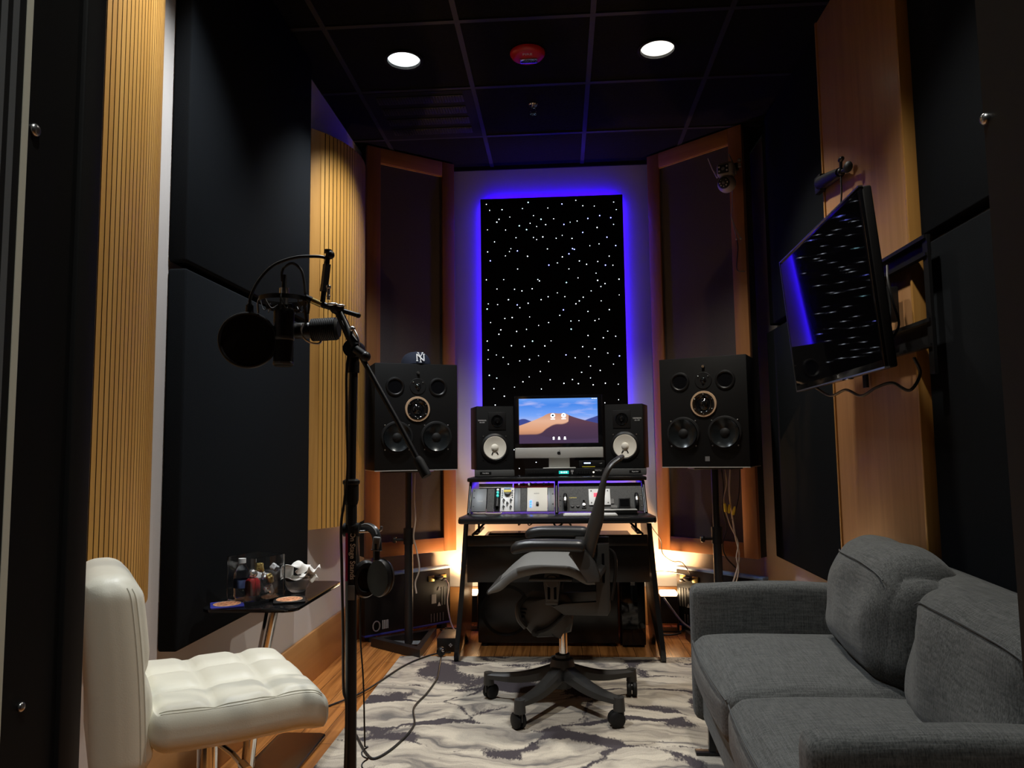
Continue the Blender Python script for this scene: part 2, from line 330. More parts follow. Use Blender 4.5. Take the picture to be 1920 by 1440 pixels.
class MB:
    def __init__(s, X=None): s.bm = bmesh.new(); s.X = X or Matrix()
    def _add(s, vs, fs, mi, M_):
        X = s.X @ (M_ or Matrix())
        vv = [s.bm.verts.new(X @ V(v)) for v in vs]
        for f in fs:
            try: fc = s.bm.faces.new([vv[i] for i in f]); fc.material_index = mi
            except ValueError: pass
        return vv
    def box(s, c, size, bev=0.0, seg=2, mi=0, M_=None):
        X = s.X @ (M_ or Matrix()) @ T(*c) @ Matrix.Diagonal((*size, 1))
        g = bmesh.ops.create_cube(s.bm, size=1, matrix=X)['verts']
        fs = set(f for v in g for f in v.link_faces)
        for f in fs: f.material_index = mi
        if bev > 0:
            es = list(set(e for v in g for e in v.link_edges))
            r = bmesh.ops.bevel(s.bm, geom=es, offset=min(bev, min(size)*.49), segments=seg, profile=.5, affect='EDGES')
            for f in r['faces']: f.material_index = mi
        return s
    def span(s, a, b, **k):
        return s.box([(p+q)/2 for p, q in zip(a, b)], [abs(q-p) for p, q in zip(a, b)], **k)
    def cyl(s, p0, p1, r0, r1=None, n=20, mi=0, cap=True, M_=None):
        p0, p1 = V(p0), V(p1); r1 = r0 if r1 is None else r1
        d = (p1-p0).normalized(); a = d.orthogonal().normalized(); b = d.cross(a)
        vs, fs = [], []
        for p, r in ((p0, r0), (p1, r1)):
            for i in range(n): t = 2*PI*i/n; vs.append(p+(a*math.cos(t)+b*math.sin(t))*r)
        for i in range(n): j = (i+1) % n; fs.append((i, j, n+j, n+i))
        if cap: fs.append(tuple(range(n))[::-1]); fs.append(tuple(range(n, 2*n)))
        s._add(vs, fs, mi, M_); return s
    def tube(s, pts, r, n=8, mi=0, closed=False, M_=None, flat=None):
        P = [V(p) for p in pts]; m = len(P)
        rr = r if isinstance(r, (list, tuple)) else [r]*m
        vs, fs = [], []; a = None
        for i, p in enumerate(P):
            if closed: d = (P[(i+1) % m]-P[i-1])
            else: d = (P[min(i+1, m-1)]-P[max(i-1, 0)])
            d.normalize()
            if a is None: a = (V((0, 0, 1)) - d*d.z) if abs(d.z) < .95 else (V((1, 0, 0))-d*d.x)
            else: a = a-d*a.dot(d)
            a.normalize(); b = d.cross(a)
            for k in range(n):
                t = 2*PI*k/n; vs.append(p+(a*math.cos(t)*(flat or 1)+b*math.sin(t))*rr[i])
        for i in range(m if closed else m-1):
            for k in range(n):
                A, B = i*n, ((i+1) % m)*n; kk = (k+1) % n
                fs.append((A+k, A+kk, B+kk, B+k))
        if not closed: fs.append(tuple(range(n))[::-1]); fs.append(tuple(range((m-1)*n, m*n)))
        s._add(vs, fs, mi, M_); return s
    def lathe(s, prof, n=28, mi=0, M_=None, closed=False):
        """profile of (radius, height) turned about local Z"""
        vs, fs, m = [], [], len(prof)
        for r, z in prof:
            for i in range(n): t = 2*PI*i/n; vs.append((max(r, 1e-5)*math.cos(t), max(r, 1e-5)*math.sin(t), z))
        for j in range(m if closed else m-1):
            k2 = (j+1) % m
            for i in range(n): k = (i+1) % n; fs.append((j*n+i, j*n+k, k2*n+k, k2*n+i))
        if not closed:
            fs.append(tuple(range(n))[::-1]); fs.append(tuple(range((m-1)*n, m*n)))
        s._add(vs, fs, mi, M_); return s
    def prism(s, poly, depth, mi=0, M_=None, bev=0.0):
        """polygon in local XY pushed along +Z"""
        n = len(poly)
        vs = [(x, y, 0) for x, y in poly]+[(x, y, depth) for x, y in poly]
        fs = [tuple(range(n))[::-1], tuple(range(n, 2*n))]+[(i, (i+1) % n, n+(i+1) % n, n+i) for i in range(n)]
        vv = s._add(vs, fs, mi, M_)
        if bev:
            st = set(vv); es = list(set(e for v in vv for e in v.link_edges if e.verts[0] in st and e.verts[1] in st and abs(vv.index(e.verts[0])-vv.index(e.verts[1])) != n))
            bmesh.ops.bevel(s.bm, geom=es, offset=bev, segments=2, profile=.5, affect='EDGES')
        return s
    def ball(s, c, r, sc_=(1, 1, 1), mi=0, M_=None, n=16):
        X = s.X @ (M_ or Matrix()) @ T(*c) @ Matrix.Diagonal((*sc_, 1))
        g = bmesh.ops.create_uvsphere(s.bm, u_segments=n, v_segments=max(6, n*2//3), radius=r, matrix=X)['verts']
        for f in set(f for v in g for f in v.link_faces): f.material_index = mi
        return s
    def grid(s, fn, nu, nv, mi=0, M_=None, wrapu=False, wrapv=False):
        vs = [fn(i/(nu if wrapu else nu-1), j/(nv if wrapv else nv-1)) for i in range(nu) for j in range(nv)]
        fs = []
        for i in range(nu if wrapu else nu-1):
            for j in range(nv if wrapv else nv-1):
                a, b = i, (i+1) % nu; c, d = j, (j+1) % nv
                fs.append((a*nv+c, b*nv+c, b*nv+d, a*nv+d))
        s._add(vs, fs, mi, M_); return s
    def soft(s, size, r, fn=None, n=14, mi=0, M_=None):
        """rounded block with dense faces; fn(p, u, v, w) may reshape it (u,v,w in -1..1)"""
        hx, hy, hz = [q/2 for q in size]; seen = {}; vs, fs = [], []
        tt = [math.sin(PI/2*math.sin(PI/2*(2*i/n-1))*.999)*.35+(2*i/n-1)*.65 for i in range(n+1)]
        mx_ = max(tt); tt = [t/mx_ for t in tt]
        def vid(u, v, w):
            k = (round(u, 5), round(v, 5), round(w, 5))
            if k in seen: return seen[k]
            p = V((u*hx, v*hy, w*hz))
            q = V((max(-hx+r, min(hx-r, p.x)), max(-hy+r, min(hy-r, p.y)), max(-hz+r, min(hz-r, p.z))))
            d = p-q
            if d.length > 1e-9:
                # soft rounding towards the block's corners
                p = q+d.normalized()*min(r, d.length) if d.length > r else p
            if fn: p = fn(p, u, v, w)
            seen[k] = len(vs); vs.append(p); return seen[k]
        for ax in range(3):
            for sg in (-1, 1):
                for i in range(n):
                    for j in range(n):
                        q = []
                        for a, b in ((i, j), (i+1, j), (i+1, j+1), (i, j+1)):
                            c = [0, 0, 0]; c[ax] = sg; c[(ax+1) % 3] = tt[a]; c[(ax+2) % 3] = tt[b]; q.append(vid(*c))
                        fs.append(tuple(q if sg > 0 else q[::-1]))
        s._add(vs, fs, mi, M_); return s
    def build(s, name, mats, parent=None, label=None, smooth=True, ang=38, loc=None):
        bmesh.ops.recalc_face_normals(s.bm, faces=s.bm.faces[:])
        me = bpy.data.meshes.new(name); s.bm.to_mesh(me); s.bm.free()
        for m in (mats if isinstance(mats, (list, tuple)) else [mats]): me.materials.append(M[m])
        if smooth:
            me.shade_smooth(); me.set_sharp_from_angle(angle=math.radians(ang))
        o = bpy.data.objects.new(name, me); COL.objects.link(o)
        if parent: o.parent = parent
        if label: o['label'] = label
        if loc: o.location = loc
        return o

def thing(name, label, cat, loc=(0, 0, 0), rotz=0.0, group=None):
    o = bpy.data.objects.new(name, None); COL.objects.link(o); o.empty_display_size = .1
    o.location = loc; o.rotation_euler = (0, 0, rotz)
    o['label'] = label; o['category'] = cat
    if group: o['group'] = group
    return o
def tag(o, label, cat, group=None, kind=None):
    o['label'] = label; o['category'] = cat
    if group: o['group'] = group
    if kind: o['kind'] = kind
    return o
def struct(o, label=None, cat=None):
    o['kind'] = 'structure'
    if label: o['label'] = label
    if cat: o['category'] = cat
    return o
def dup(root, label=None, loc=None, rotz=None, group=None):
    r = root.copy(); COL.objects.link(r)
    if loc is not None: r.location = loc
    if rotz is not None: r.rotation_euler = (0, 0, rotz)
    if label: r['label'] = label
    if group: r['group'] = group
    for ch in [o for o in bpy.data.objects if o.parent == root]:
        c = ch.copy(); COL.objects.link(c); c.parent = r
        for g in [o for o in bpy.data.objects if o.parent == ch]:
            d = g.copy(); COL.objects.link(d); d.parent = c
    return r
def text(body, size, X, mat, parent, name='lettering', ext=.0004, align='CENTER', bold=0.0):
    cu = bpy.data.curves.new('t', 'FONT'); cu.body = body; cu.size = size; cu.extrude = ext; cu.offset = bold
    cu.align_x = align; cu.align_y = 'CENTER'; cu.resolution_u = 3
    to = bpy.data.objects.new('t', cu); COL.objects.link(to)
    dg = bpy.context.evaluated_depsgraph_get(); dg.update()
    me = bpy.data.meshes.new_from_object(to.evaluated_get(dg)); me.name = name
    bpy.data.objects.remove(to); bpy.data.curves.remove(cu)
    me.transform(X); me.materials.clear(); me.materials.append(M[mat])
    o = bpy.data.objects.new(name, me); COL.objects.link(o)
    if parent: o.parent = parent
    return o
FRONT = Matrix(((1, 0, 0, 0), (0, 0, -1, 0), (0, 1, 0, 0), (0, 0, 0, 1)))   # text plane facing -Y
def onfront(x, y, z): return T(x, y, z) @ FRONT
# ------------------------------------------------------------------ room shell
XL, XR, YB, YF, ZC = -1.235, 1.262, 4.86, .42, 3.0
def shell(name, a, b, mat): return struct(MB().span(a, b).build(name, mat, smooth=False))
floor = shell('floor', (XL-.1, -1.2, -.05), (XR+.1, YB+.1, 0), 'floor')
floor['label'] = 'glossy honey oak plank floor'; 
shell('wall_left', (XL-.1, YF, 0), (XL, YB+.1, ZC), 'wall')
shell('wall_right', (XR, YF, 0), (XR+.1, YB+.1, ZC), 'wall')
shell('wall_back', (XL, YB, 0), (XR, YB+.1, ZC), 'wall')
DL, DR = -.385, .36
mb = MB(); mb.span((XL, YF, 0), (DL, .585, ZC)); mb.span((DR, YF, 0), (XR, .62, ZC)); mb.span((DL, YF, 2.30), (DR, .60, ZC))
struct(mb.build('wall_front', 'front', smooth=False))
# door jambs: black boards, cream seal, grey metal edge, bolt heads
mb = MB(); mb.span((DL-.02, .5045, 0), (DL, .586, 2.30)); mb.span((DL-.02, .560, 0), (DL+.004, .586, 2.30), bev=.002)
j = struct(mb.build('trim_1', 'front'), 'black door jamb board at the left edge of the doorway', 'door frame')
MB().span((DL-.01, .497, 0), (DL+.0005, .5035, 2.30)).build('seal_strip', 'seal', j, 'cream seal strip')
mb = MB(); mb.span((DL-.02, .30, 0), (DL-.0005, .4965, 2.30))
for k in range(5): mb.span((DL-.0005, .44+k*.011, 0), (DL+.0002, .446+k*.011, 2.30))
mb.build('metal_edge', 'jambalu', j, 'grey ribbed metal edge')
for z, y, q in ((1.341, .510, .0048), (.924, .522, .0034)):
    mb = MB(); mb.ball((DL+.001, y, z), q, (.6, 1, 1)); mb.build('bolt_head', 'steel', j)
mb = MB(); mb.span((DR-.003, .50, 0), (DR+.02, .626, 2.30)); mb.span((DR-.001, .30, 0), (DR+.02, .50, 2.30))
j = struct(mb.build('trim_2', 'front'), 'black door jamb board at the right edge of the doorway', 'door frame')
MB().ball((DR-.004, .622, 1.369), .0048, (.8, 1, 1)).build('bolt_head', 'steel', j)

# ceiling with holes for the recessed lamps
CANS = [(-.729, 3.445), (.495, 3.452), (-.729, 2.02), (.495, 2.02)]
mb = MB(); mb.span((XL, YF, ZC+.006), (XR, YB, ZC+.05)); ceil = mb.build('ceiling', 'ceil', smooth=False)
cb = MB()
for x, y in CANS: cb.cyl((x, y, ZC-.1), (x, y, ZC+.2), .083, n=48)
cut = cb.build('cutter', 'ceil')
md = ceil.modifiers.new('b', 'BOOLEAN'); md.object = cut; md.solver = 'EXACT'
dg = bpy.context.evaluated_depsgraph_get(); dg.update()
me = bpy.data.meshes.new_from_object(ceil.evaluated_get(dg)); ceil.modifiers.clear(); ceil.data = me
bpy.data.objects.remove(cut); struct(ceil); ceil['label'] = 'black lay-in tile ceiling'
gx = [-.427, .175, .777, -1.03]; gy = [4.357, 3.748, 3.138, 2.53, 1.92, 1.31, .70]
mb = MB()
for x in gx: mb.span((x-.012, YF, ZC-.001), (x+.012, YB, ZC+.008))
for y in gy: mb.span((XL, y-.012, ZC-.0012), (XR, y+.012, ZC+.008))
grid_ = struct(mb.build('trim_3', 'tbar', smooth=False), 'dark grey metal grid carrying the ceiling tiles', 'ceiling grid')
struct(MB().span((XL, YB-.012, ZC-.02), (XR, YB, ZC+.006)).build('trim_4', 'front', smooth=False), 'black angle strip where ceiling meets back wall', 'ceiling trim')

# baseboards
def basebd(name, a, b, m): return struct(MB().span(a, b, bev=.004).build(name, m))
basebd('baseboard_left', (XL, .62, 0), (XL+.016, YB, .235), 'basey')
basebd('baseboard_right', (XR-.016, .62, 0), (XR, YB, .235), 'basey')
basebd('baseboard_back', (XL+.016, YB-.016, 0), (XR-.016, YB, .235), 'basex')

# ------------------------------------------------------------------ acoustic wall panels
def panel(name, label, a, b, grp):
    c = [(p+q)/2 for p, q in zip(a, b)]
    mb = MB(); mb.box((0, 0, 0), [abs(q-p) for p, q in zip(a, b)], bev=.008, seg=3)
    o = mb.build(name, 'felt', loc=c); tag(o, label, 'acoustic panel', grp); return o
PL = XL+.062
panel('acoustic_panel', 'black fabric wall panel behind the microphone, lower of the left-wall pair', (XL+.002, 2.25, .505), (PL, 3.43, 1.69), 'black fabric wall panels')
panel('acoustic_panel', 'black fabric wall panel behind the microphone, upper of the left-wall pair', (XL+.002, 2.25, 1.712), (PL, 3.41, 2.99), 'black fabric wall panels')
PR = XR-.062
panel('acoustic_panel', 'lower black fabric panel between the wood pilaster and right loudspeaker', (PR, 3.30, .487), (XR-.002, 4.37, 1.76), 'black fabric wall panels')
panel('acoustic_panel', 'upper black fabric panel between the wood pilaster and security camera', (PR, 3.30, 1.79), (XR-.002, 4.30, 2.99), 'black fabric wall panels')
panel('acoustic_panel', 'lower black fabric panel behind the sofa, doorway side of the pilaster', (PR, 1.25, .50), (XR-.002, 2.50, 1.755), 'black fabric wall panels')
panel('acoustic_panel', 'upper black fabric panel above the sofa, doorway side of the pilaster', (PR, 1.25, 1.785), (XR-.002, 2.50, 2.99), 'black fabric wall panels')

# wood pilaster on the right wall
pl = thing('wall_pilaster', 'tall flat oak pilaster behind the television', 'wood panel', (XR-.017, 2.85, 0))
MB().span((-.070, -.325, .30), (0, .415, 2.99), bev=.003).build('face_board', 'pil', pl)
for y in (-.331, .422): MB().span((-.076, y-.007, .30), (0, y+.007, 2.99), bev=.002).build('edge_strip', 'oak', pl)

# curved slatted diffusers
def diffuser(label, y0, y1, z0, z1, bulge, flat0, n, rows):
    c = (y0+y1)/2; t = thing('slatted_diffuser', label, 'wood diffuser', (XL+.0185, c, z0), 0, 'curved slatted wood diffusers')
    h = (y1-y0)/2; R = (h*h+bulge*bulge)/(2*bulge); a = math.asin(h/R)
    def P(s, d=0): th = -a+2*a*s; return ((R+d)*math.cos(th)-(R-bulge), (R+d)*math.sin(th))
    # face: polyline with shallow grooves
    face, idx = [], []
    for i in range(n):
        s0, s1 = flat0+(1-flat0)*i/n, flat0+(1-flat0)*(i+1)/n; g = (s1-s0)*.085
        face += [P(s0+g), P(s1-g)]; 
        if i < n-1: face += [P(s1-g, -.005), P(s1+g, -.005)]
    H = z1-z0
    def strip(pts, mi, mb):
        for p, q in zip(pts[:-1], pts[1:]): pass
    mb = MB(); m = len(face)
    vs = [(x, y, 0) for x, y in face]+[(x, y, H) for x, y in face]
    for k in range(m-1):
        mb._add([vs[k], vs[k+1], vs[m+k+1], vs[m+k]], [(0, 1, 2, 3)], 1 if k % 4 in (1, 2, 3) else 0, None)
    back = [P(1, -.014), P(flat0, -.014)]
    inner = [P(flat0+(1-flat0)*(1-i/24), -.014) for i in range(25)]
    poly = [P(flat0+(1-flat0)*i/24, -.0055) for i in range(25)]+inner
    mb.prism(poly, H)
    o = mb.build('slats', ['oakslat', 'groove'], t, smooth=False)
    if flat0 > 0:
        k = 8; pol = [P(flat0*i/k, .0) for i in range(k+1)]+[P(flat0*(1-i/k), -.016) for i in range(k+1)]
        MB().prism(pol, H).build('edge_board', 'oak', t, smooth=False)
    # closed ends so the hollow is never seen
    for z in (.004, H-.022):
        pol = [P(i/24, -.017) for i in range(25)]
        MB(T(0, 0, z)).prism(pol, .018).build('end_rib', 'oak', t, smooth=False)
    return t
diffuser('curved slatted oak diffuser nearest the doorway, above the ivory chair', 1.30, 2.16, .69, 2.62, .118, .0, 44, 0)
diffuser('curved slatted oak diffuser behind the boom stand, beside the left loudspeaker', 3.535, 4.33, .735, 2.72, .150, .065, 30, 0)

# framed corner absorbers
def gobo(label, outer, inner, side):
    (ox, oy), (ix, iy) = outer, inner
    A, B = (outer, inner) if side < 0 else (inner, outer)      # A is the left end as seen
    dx, dy = B[0]-A[0], B[1]-A[1]; w = math.hypot(dx, dy); rz = math.atan2(dy, dx)
    z0, z1 = .478, 2.994; H = z1-z0
    t = thing('corner_absorber', label, 'acoustic panel', (A[0], A[1], z0), rz, 'wood framed corner absorbers')
    st = .088
    for x in (0, w-st): MB(T(x, 0, 0)).span((0, 0, 0), (st, .03, H), bev=.002).build('stile', 'cherry', t)
    for z, hh in ((0, .085), (H-.095, .095)): MB(T(st, 0, z)).span((0, 0, 0), (w-2*st, .03, hh), bev=.002).build('rail', 'cherryx', t)
    MB().span((st, .006, H-.101), (w-st, .02, H-.095)).build('bevel_highlight', 'oak', t)  # lighter oak stands in for light caught on the top rail's bevel
    MB().span((st-.01, .014, .08), (w-st+.01, .026, H-.09)).build('cloth', 'brownfab', t)
    MB().span((.002, .031, .004), (w-.002, .10, H-.004)).build('carcass', 'front', t, smooth=False)
    return t
gobo('framed brown cloth corner absorber behind the left loudspeaker', (-1.158, 4.40), (-.672, 4.765), -1)
gobo('framed brown cloth corner absorber behind the right loudspeaker', (1.088, 4.315), (.592, 4.765), 1)

# ------------------------------------------------------------------ ceiling fittings
def can(i, x, y, label):
    t = thing('recessed_downlight', label, 'ceiling light', (x, y, ZC), 0, 'recessed ceiling downlights')
    MB().lathe([(.083, .003), (.094, .003), (.096, -.002), (.090, -.004), (.080, -.002), (.078, .01)], 40, closed=True).build('trim_ring', 'blackm', t)
    mb = MB(); pr = [(.082, .004), (.078, .03), (.068, .06), (.056, .085)]
    n = 40; vs = [(r*math.cos(2*PI*k/n), r*math.sin(2*PI*k/n), z) for r, z in pr for k in range(n)]
    mb._add(vs, [(j*n+k, j*n+(k+1) % n, (j+1)*n+(k+1) % n, (j+1)*n+k) for j in range(3) for k in range(n)], 0, None)
    mb.build('reflector', 'can', t)
    MB().lathe([(.001, .074), (.03, .075), (.046, .084), (.056, .0845), (.056, .10), (.001, .10)], 32).build('lamp', 'bulb_cool' if x < 0 else 'bulb_warm', t)
    return t
can(0, *CANS[0], 'cool white downlight above the left slatted diffuser side')
can(1, *CANS[1], 'warm white downlight above the television side, brightest lamp')
can(2, *CANS[2], 'cool white downlight overhead near the doorway, left of the aisle')
can(3, *CANS[3], 'warm white downlight overhead near the doorway, above the sofa')

# the hallway the doorway opens from
struct(MB().span((-.8, -1.2, 2.70), (.8, YF, 2.75)).build('ceiling', 'wall', smooth=False), 'plain ceiling of the hallway outside the doorway')
t = thing('recessed_downlight', 'small added fill downlight, out of view just outside the doorway', 'ceiling light', (.03, .13, 2.70), 0, 'recessed ceiling downlights')  # unseen fitting, added to house the fill for chair and door edge
MB().lathe([(.045, -.001), (.060, -.001), (.062, -.006), (.045, -.008)], 32, closed=True).build('trim_ring', 'blackm', t)
MB().lathe([(.0001, -.004), (.045, -.004), (.045, -.0005), (.0001, -.0005)], 32).build('lamp', 'bulb_warm', t)

t = thing('fire_strobe', 'round red fire alarm strobe on the black ceiling', 'fire alarm', (-.125, 3.43, ZC))
MB().lathe([(.001, -.024), (.056, -.024), (.077, -.017), (.084, -.007), (.085, .0), (.001, .0)], 36).build('housing', 'red', t)
MB().box((.004, .020, -.0265), (.085, .042, .010), bev=.004).build('strobe_lens', 'chrome', t)
text('FIRE', .026, T(0, -.034, -.0247) @ RX(PI), 'text', t)
t = thing('sprinkler_head', 'small chrome sprinkler head hanging from the ceiling', 'sprinkler', (-.118, 3.97, ZC))
MB().lathe([(.001, -.006), (.022, -.006), (.026, 0), (.001, 0)], 24).build('escutcheon', 'chrome', t)
mb = MB(); mb.cyl((0, 0, -.02), (0, 0, -.005), .008)
for s in (-1, 1): mb.tube(spline([(s*.008, 0, -.018), (s*.016, 0, -.03), (s*.010, 0, -.045), (0, 0, -.05)]), .003)
mb.build('frame', 'chrome', t)
mb = MB(); mb.lathe([(.001, -.055), (.018, -.054), (.018, -.051), (.001, -.05)], 20); mb.build('deflector', 'chrome', t)
t = thing('air_vent', 'square black ceiling vent with four slotted grilles', 'vent', (-.728, 4.052, ZC))
mb = MB(); mb.span((-.29, -.293, -.004), (.29, .293, .004)); mb.build('plate', 'blackm', t, smooth=False)
for k in range(4):
    y = -.21+k*.132
    MB().span((-.23, y-.04, -.010), (.24, y+.04, -.004), bev=.003).build('grille_frame', 'tbar', t)
    mb = MB()
    for q in range(30): mb.box((-.215+q*.0152, y, -.011), (.004, .068, .006), M_=Matrix())
    mb.build('grille', 'front', t, smooth=False)
STARS = [(-0.462,2.723),(-0.441,2.681),(-0.359,2.683),(-0.224,2.686),(-0.186,2.726),(-0.057,2.684),(0.036,2.708),(0.127,2.729),(0.172,2.691),(0.247,2.686),(0.373,2.709),(0.389,2.658),(-0.308,2.632),(-0.379,2.619),(-0.394,2.6),(-0.152,2.636),(-0.103,2.61),(-0.175,2.585),(-0.246,2.571),(-0.199,2.543),(-0.132,2.562),(-0.073,2.573),(-0.02,2.61),(0.046,2.57),(0.087,2.584),(0.133,2.59),(0.203,2.605),(0.28,2.622),(0.352,2.605),(0.369,2.56),(0.262,2.542),(0.168,2.513),(-0.456,2.55),(-0.337,2.545),(-0.269,2.491),(-0.154,2.489),(-0.134,2.475),(-0.093,2.491),(-0.006,2.479),(0.034,2.497),(0.097,2.475),(0.324,2.476),(0.379,2.419),(0.272,2.433),(0.212,2.423),(-0.411,2.468),(-0.457,2.402),(-0.304,2.419),(-0.313,2.4),(-0.261,2.403),(-0.34,2.372),(-0.064,2.41),(0.099,2.407),(0.111,2.402),(0.075,2.373),(0.032,2.354),(-0.195,2.365),(-0.44,2.342),(-0.057,2.302),(-0.001,2.315),(0.142,2.324),(0.188,2.3),(0.261,2.317),(0.335,2.35),(0.31,2.291),(0.358,2.289),(-0.261,2.282),(0.073,2.273),(0.248,2.24),(0.131,2.212),(0.257,2.192),(0.304,2.169),(0.395,2.196),(-0.467,2.216),(-0.353,2.214),(-0.13,2.209),(-0.12,2.199),(0.055,2.183),(0.277,2.151),(-0.398,2.153),(-0.283,2.148),(-0.235,2.136),(-0.168,2.149),(0.214,2.124),(-0.005,2.117),(-0.065,2.093),(0.043,2.091),(0.162,2.084),(0.136,2.06),(0.114,2.042),(0.277,2.057),(0.394,2.093),(-0.111,2.075),(-0.324,2.08),(-0.456,2.056),(-0.395,2.049),(-0.267,2.044),(-0.25,2.025),(-0.196,2.053),(-0.464,2.022),(0.032,2.004),(0.19,1.99),(0.328,1.998),(0.008,1.969),(-0.187,1.963),(-0.301,1.962),(-0.349,1.957),(0.079,1.93),(0.131,1.931),(0.234,1.929),(0.26,1.939),(-0.442,1.932),(-0.065,1.923),(-0.13,1.906),(-0.209,1.882),(-0.376,1.883),(-0.273,1.87),(-0.389,1.854),(0.08,1.877),(0.314,1.858),(0.364,1.824),(0.285,1.816),(0.187,1.833),(-0.465,1.811),(-0.171,1.804),(-0.051,1.803),(-0.308,1.777),(-0.225,1.771),(-0.092,1.771),(0.151,1.761),(0.228,1.745),(0.311,1.716),(0.385,1.696),(-0.459,1.752),(-0.407,1.719),(-0.363,1.702),(-0.461,1.691),(0.043,1.71),(0.102,1.69),(0.189,1.695),(-0.134,1.708),(-0.192,1.685),(-0.256,1.677),(-0.069,1.669),(-0.33,1.658),(0.346,1.644),(0.199,1.635),(0.26,1.605),(0.141,1.595),(-0.124,1.606),(-0.454,1.587),(-0.406,1.568),(-0.196,1.572),(-0.237,1.541),(-0.061,1.551),(0.081,1.549),(0.026,1.526),(0.119,1.523),(0.197,1.558),(0.213,1.513),(0.291,1.522),(0.373,1.514),(-0.425,1.5),(-0.292,1.508),(-0.119,1.492),(-0.358,1.45),(0.285,1.397),(0.372,1.415),(-0.418,1.394),(-0.317,1.302),(-0.313,1.25),(-0.3,1.105),(-0.16,1.024),(-0.268,0.986),(0.263,1.313),(-0.418,1.395)]
# ------------------------------------------------------------------ star panel on the back wall
SPX, SPY = -.034, 4.788
t = thing('star_panel', 'tall black fibre-optic star panel with blue back light', 'wall decoration', (SPX, SPY, .92))
MB().span((-.468, 0, 0), (.466, .036, 1.84), bev=.004).build('board', 'starcloth', t)
mb = MB()
for x in (-.40, .40): mb.span((x-.02, .036, .05), (x+.02, YB-SPY-.002, 1.79))
mb.build('wall_batten', 'front', t, smooth=False)
mb = MB()
for a, b in (((-.45, .058, .02), (-.442, .064, 1.82)), ((.442, .058, .02), (.45, .064, 1.82)), ((-.44, .058, 1.815), (.44, .064, 1.822)), ((-.44, .058, .02), (.44, .064, .027))): mb.span(a, b)
mb.build('led_strip', 'ledblue', t, smooth=False)
BLUE = {6, 27, 28, 26, 41, 42, 52, 53, 54, 64, 96, 137, 23, 31, 100, 132, 57, 58, 49}; CYAN = {4, 16, 18, 19, 77, 118, 124, 150, 99}
def starmesh(mat):
    mb = MB(); mb.lathe([(.0001, -.0028), (.0022, -.0022), (.0034, 0), (.0001, 0.0005)], 10, M_=RX(-PI/2) @ Matrix.Diagonal((1, 1, 1, 1)))
    o = mb.build('star_light', mat); return o
protos = {m: starmesh(m) for m in ('star', 'starb', 'starc')}
used = set(); rest = {m: MB() for m in ('star',)}
order = list(range(len(STARS)))
for i in order:
    x, z = STARS[i]; m = 'starb' if i in BLUE else 'starc' if i in CYAN else 'star'
    k = .95 if m != 'star' else random.choice((.62, .72, .8, .9))
    if i < 100:
        o = protos[m] if m not in used else protos[m].copy()
        if m in used: COL.objects.link(o)
        used.add(m); o.parent = t; o.location = (x-SPX, -.0002, z-.92); o.scale = (k, 1, k)
    else:
        rest['star'].lathe([(.0001, -.0028), (.0022*k, -.0022), (.0034*k, 0), (.0001, .0005)], 8, mi={'star': 0, 'starb': 1, 'starc': 2}[m], M_=T(x-SPX, -.0002, z-.92) @ RX(PI/2) @ Matrix.Diagonal((1, 1, -1, 1)))
o = rest['star'].build('star_lights', ['star', 'starb', 'starc'], t); o['kind'] = 'stuff'
for m in protos:
    if m not in used: bpy.data.objects.remove(protos[m])

# ------------------------------------------------------------------ studio desk
DX, DY = -.03, 3.85
desk = thing('studio_desk', 'black studio desk with sloped rack bays and splayed side legs', 'desk', (DX, DY, 0))
top = [(-.505, .012), (-.492, 0), (.492, 0), (.505, .012), (.507, .05), (.490, .27), (.490, .72), (-.490, .72), (-.490, .27), (-.507, .05)]
MB().prism(top, .031, M_=T(0, 0, .726), bev=.009).build('desktop', 'desk', desk)
def leg_panel(s):
    # side profile in (y, z), pushed along x, splayed outwards at the foot
    pr = [(.215, .726), (.56, .726), (.56, .42), (.60, .28), (.68, .05), (.66, 0), (.56, 0), (.50, .04), (.40, .10), (.30, .09), (.18, .026), (.13, .0085), (.115, .038), (.125, .09), (.165, .20), (.195, .32), (.205, .45)]
    mb = MB(); mb.prism(pr, .026, bev=.005, M_=Matrix(((0, 0, 1, -.013), (1, 0, 0, 0), (0, 1, 0, 0), (0, 0, 0, 1))))
    for v in mb.bm.verts: v.co.x += s*(.489+(.726-v.co.z)*.066)
    return mb
for s in (-1, 1): leg_panel(s).build('leg', 'desk', desk)
MB().span((-.487, .50, .395), (.487, .52, .61), bev=.002).build('back_panel', 'desk', desk)
MB().span((-.40, .17, .620), (.40, .50, .638), bev=.003).build('keyboard_tray', 'desk', desk)
MB().span((-.475, .155, .595), (.475, .172, .652), bev=.004).build('tray_front', 'desk', desk)
MB().span((-.485, .20, .40), (.485, .215, .592), bev=.002).build('modesty_panel', 'desk', desk)
for s in (-1, 1):
    mb = MB(); mb.tube([(s*.42, .21, .726), (s*.42, .21, .665)], .006); mb.tube([(s*.395, .24, .705), (s*.45, .16, .655)], .006); mb.span((s*.43-.01, .16, .655), (s*.43+.01, .5, .665)); mb.build('tray_slide', 'blackmet', desk)
def cheek(x, w):
    mb = MB(); mb.prism([(.262, .757), (.72, .757), (.72, .925), (.385, .925)], w, bev=.003, M_=Matrix(((0, 0, 1, x-w/2), (1, 0, 0, 0), (0, 1, 0, 0), (0, 0, 0, 1)))); return mb
for x in (-.483, 0, .483): cheek(x, .018).build('rack_side', 'desk', desk)
for x in (-.483, 0, .483):
    mb = MB(); mb.tube([(x, .256, .759), (x, .378, .922)], .0075, n=10); mb.build('rack_post', 'blackmet', desk)
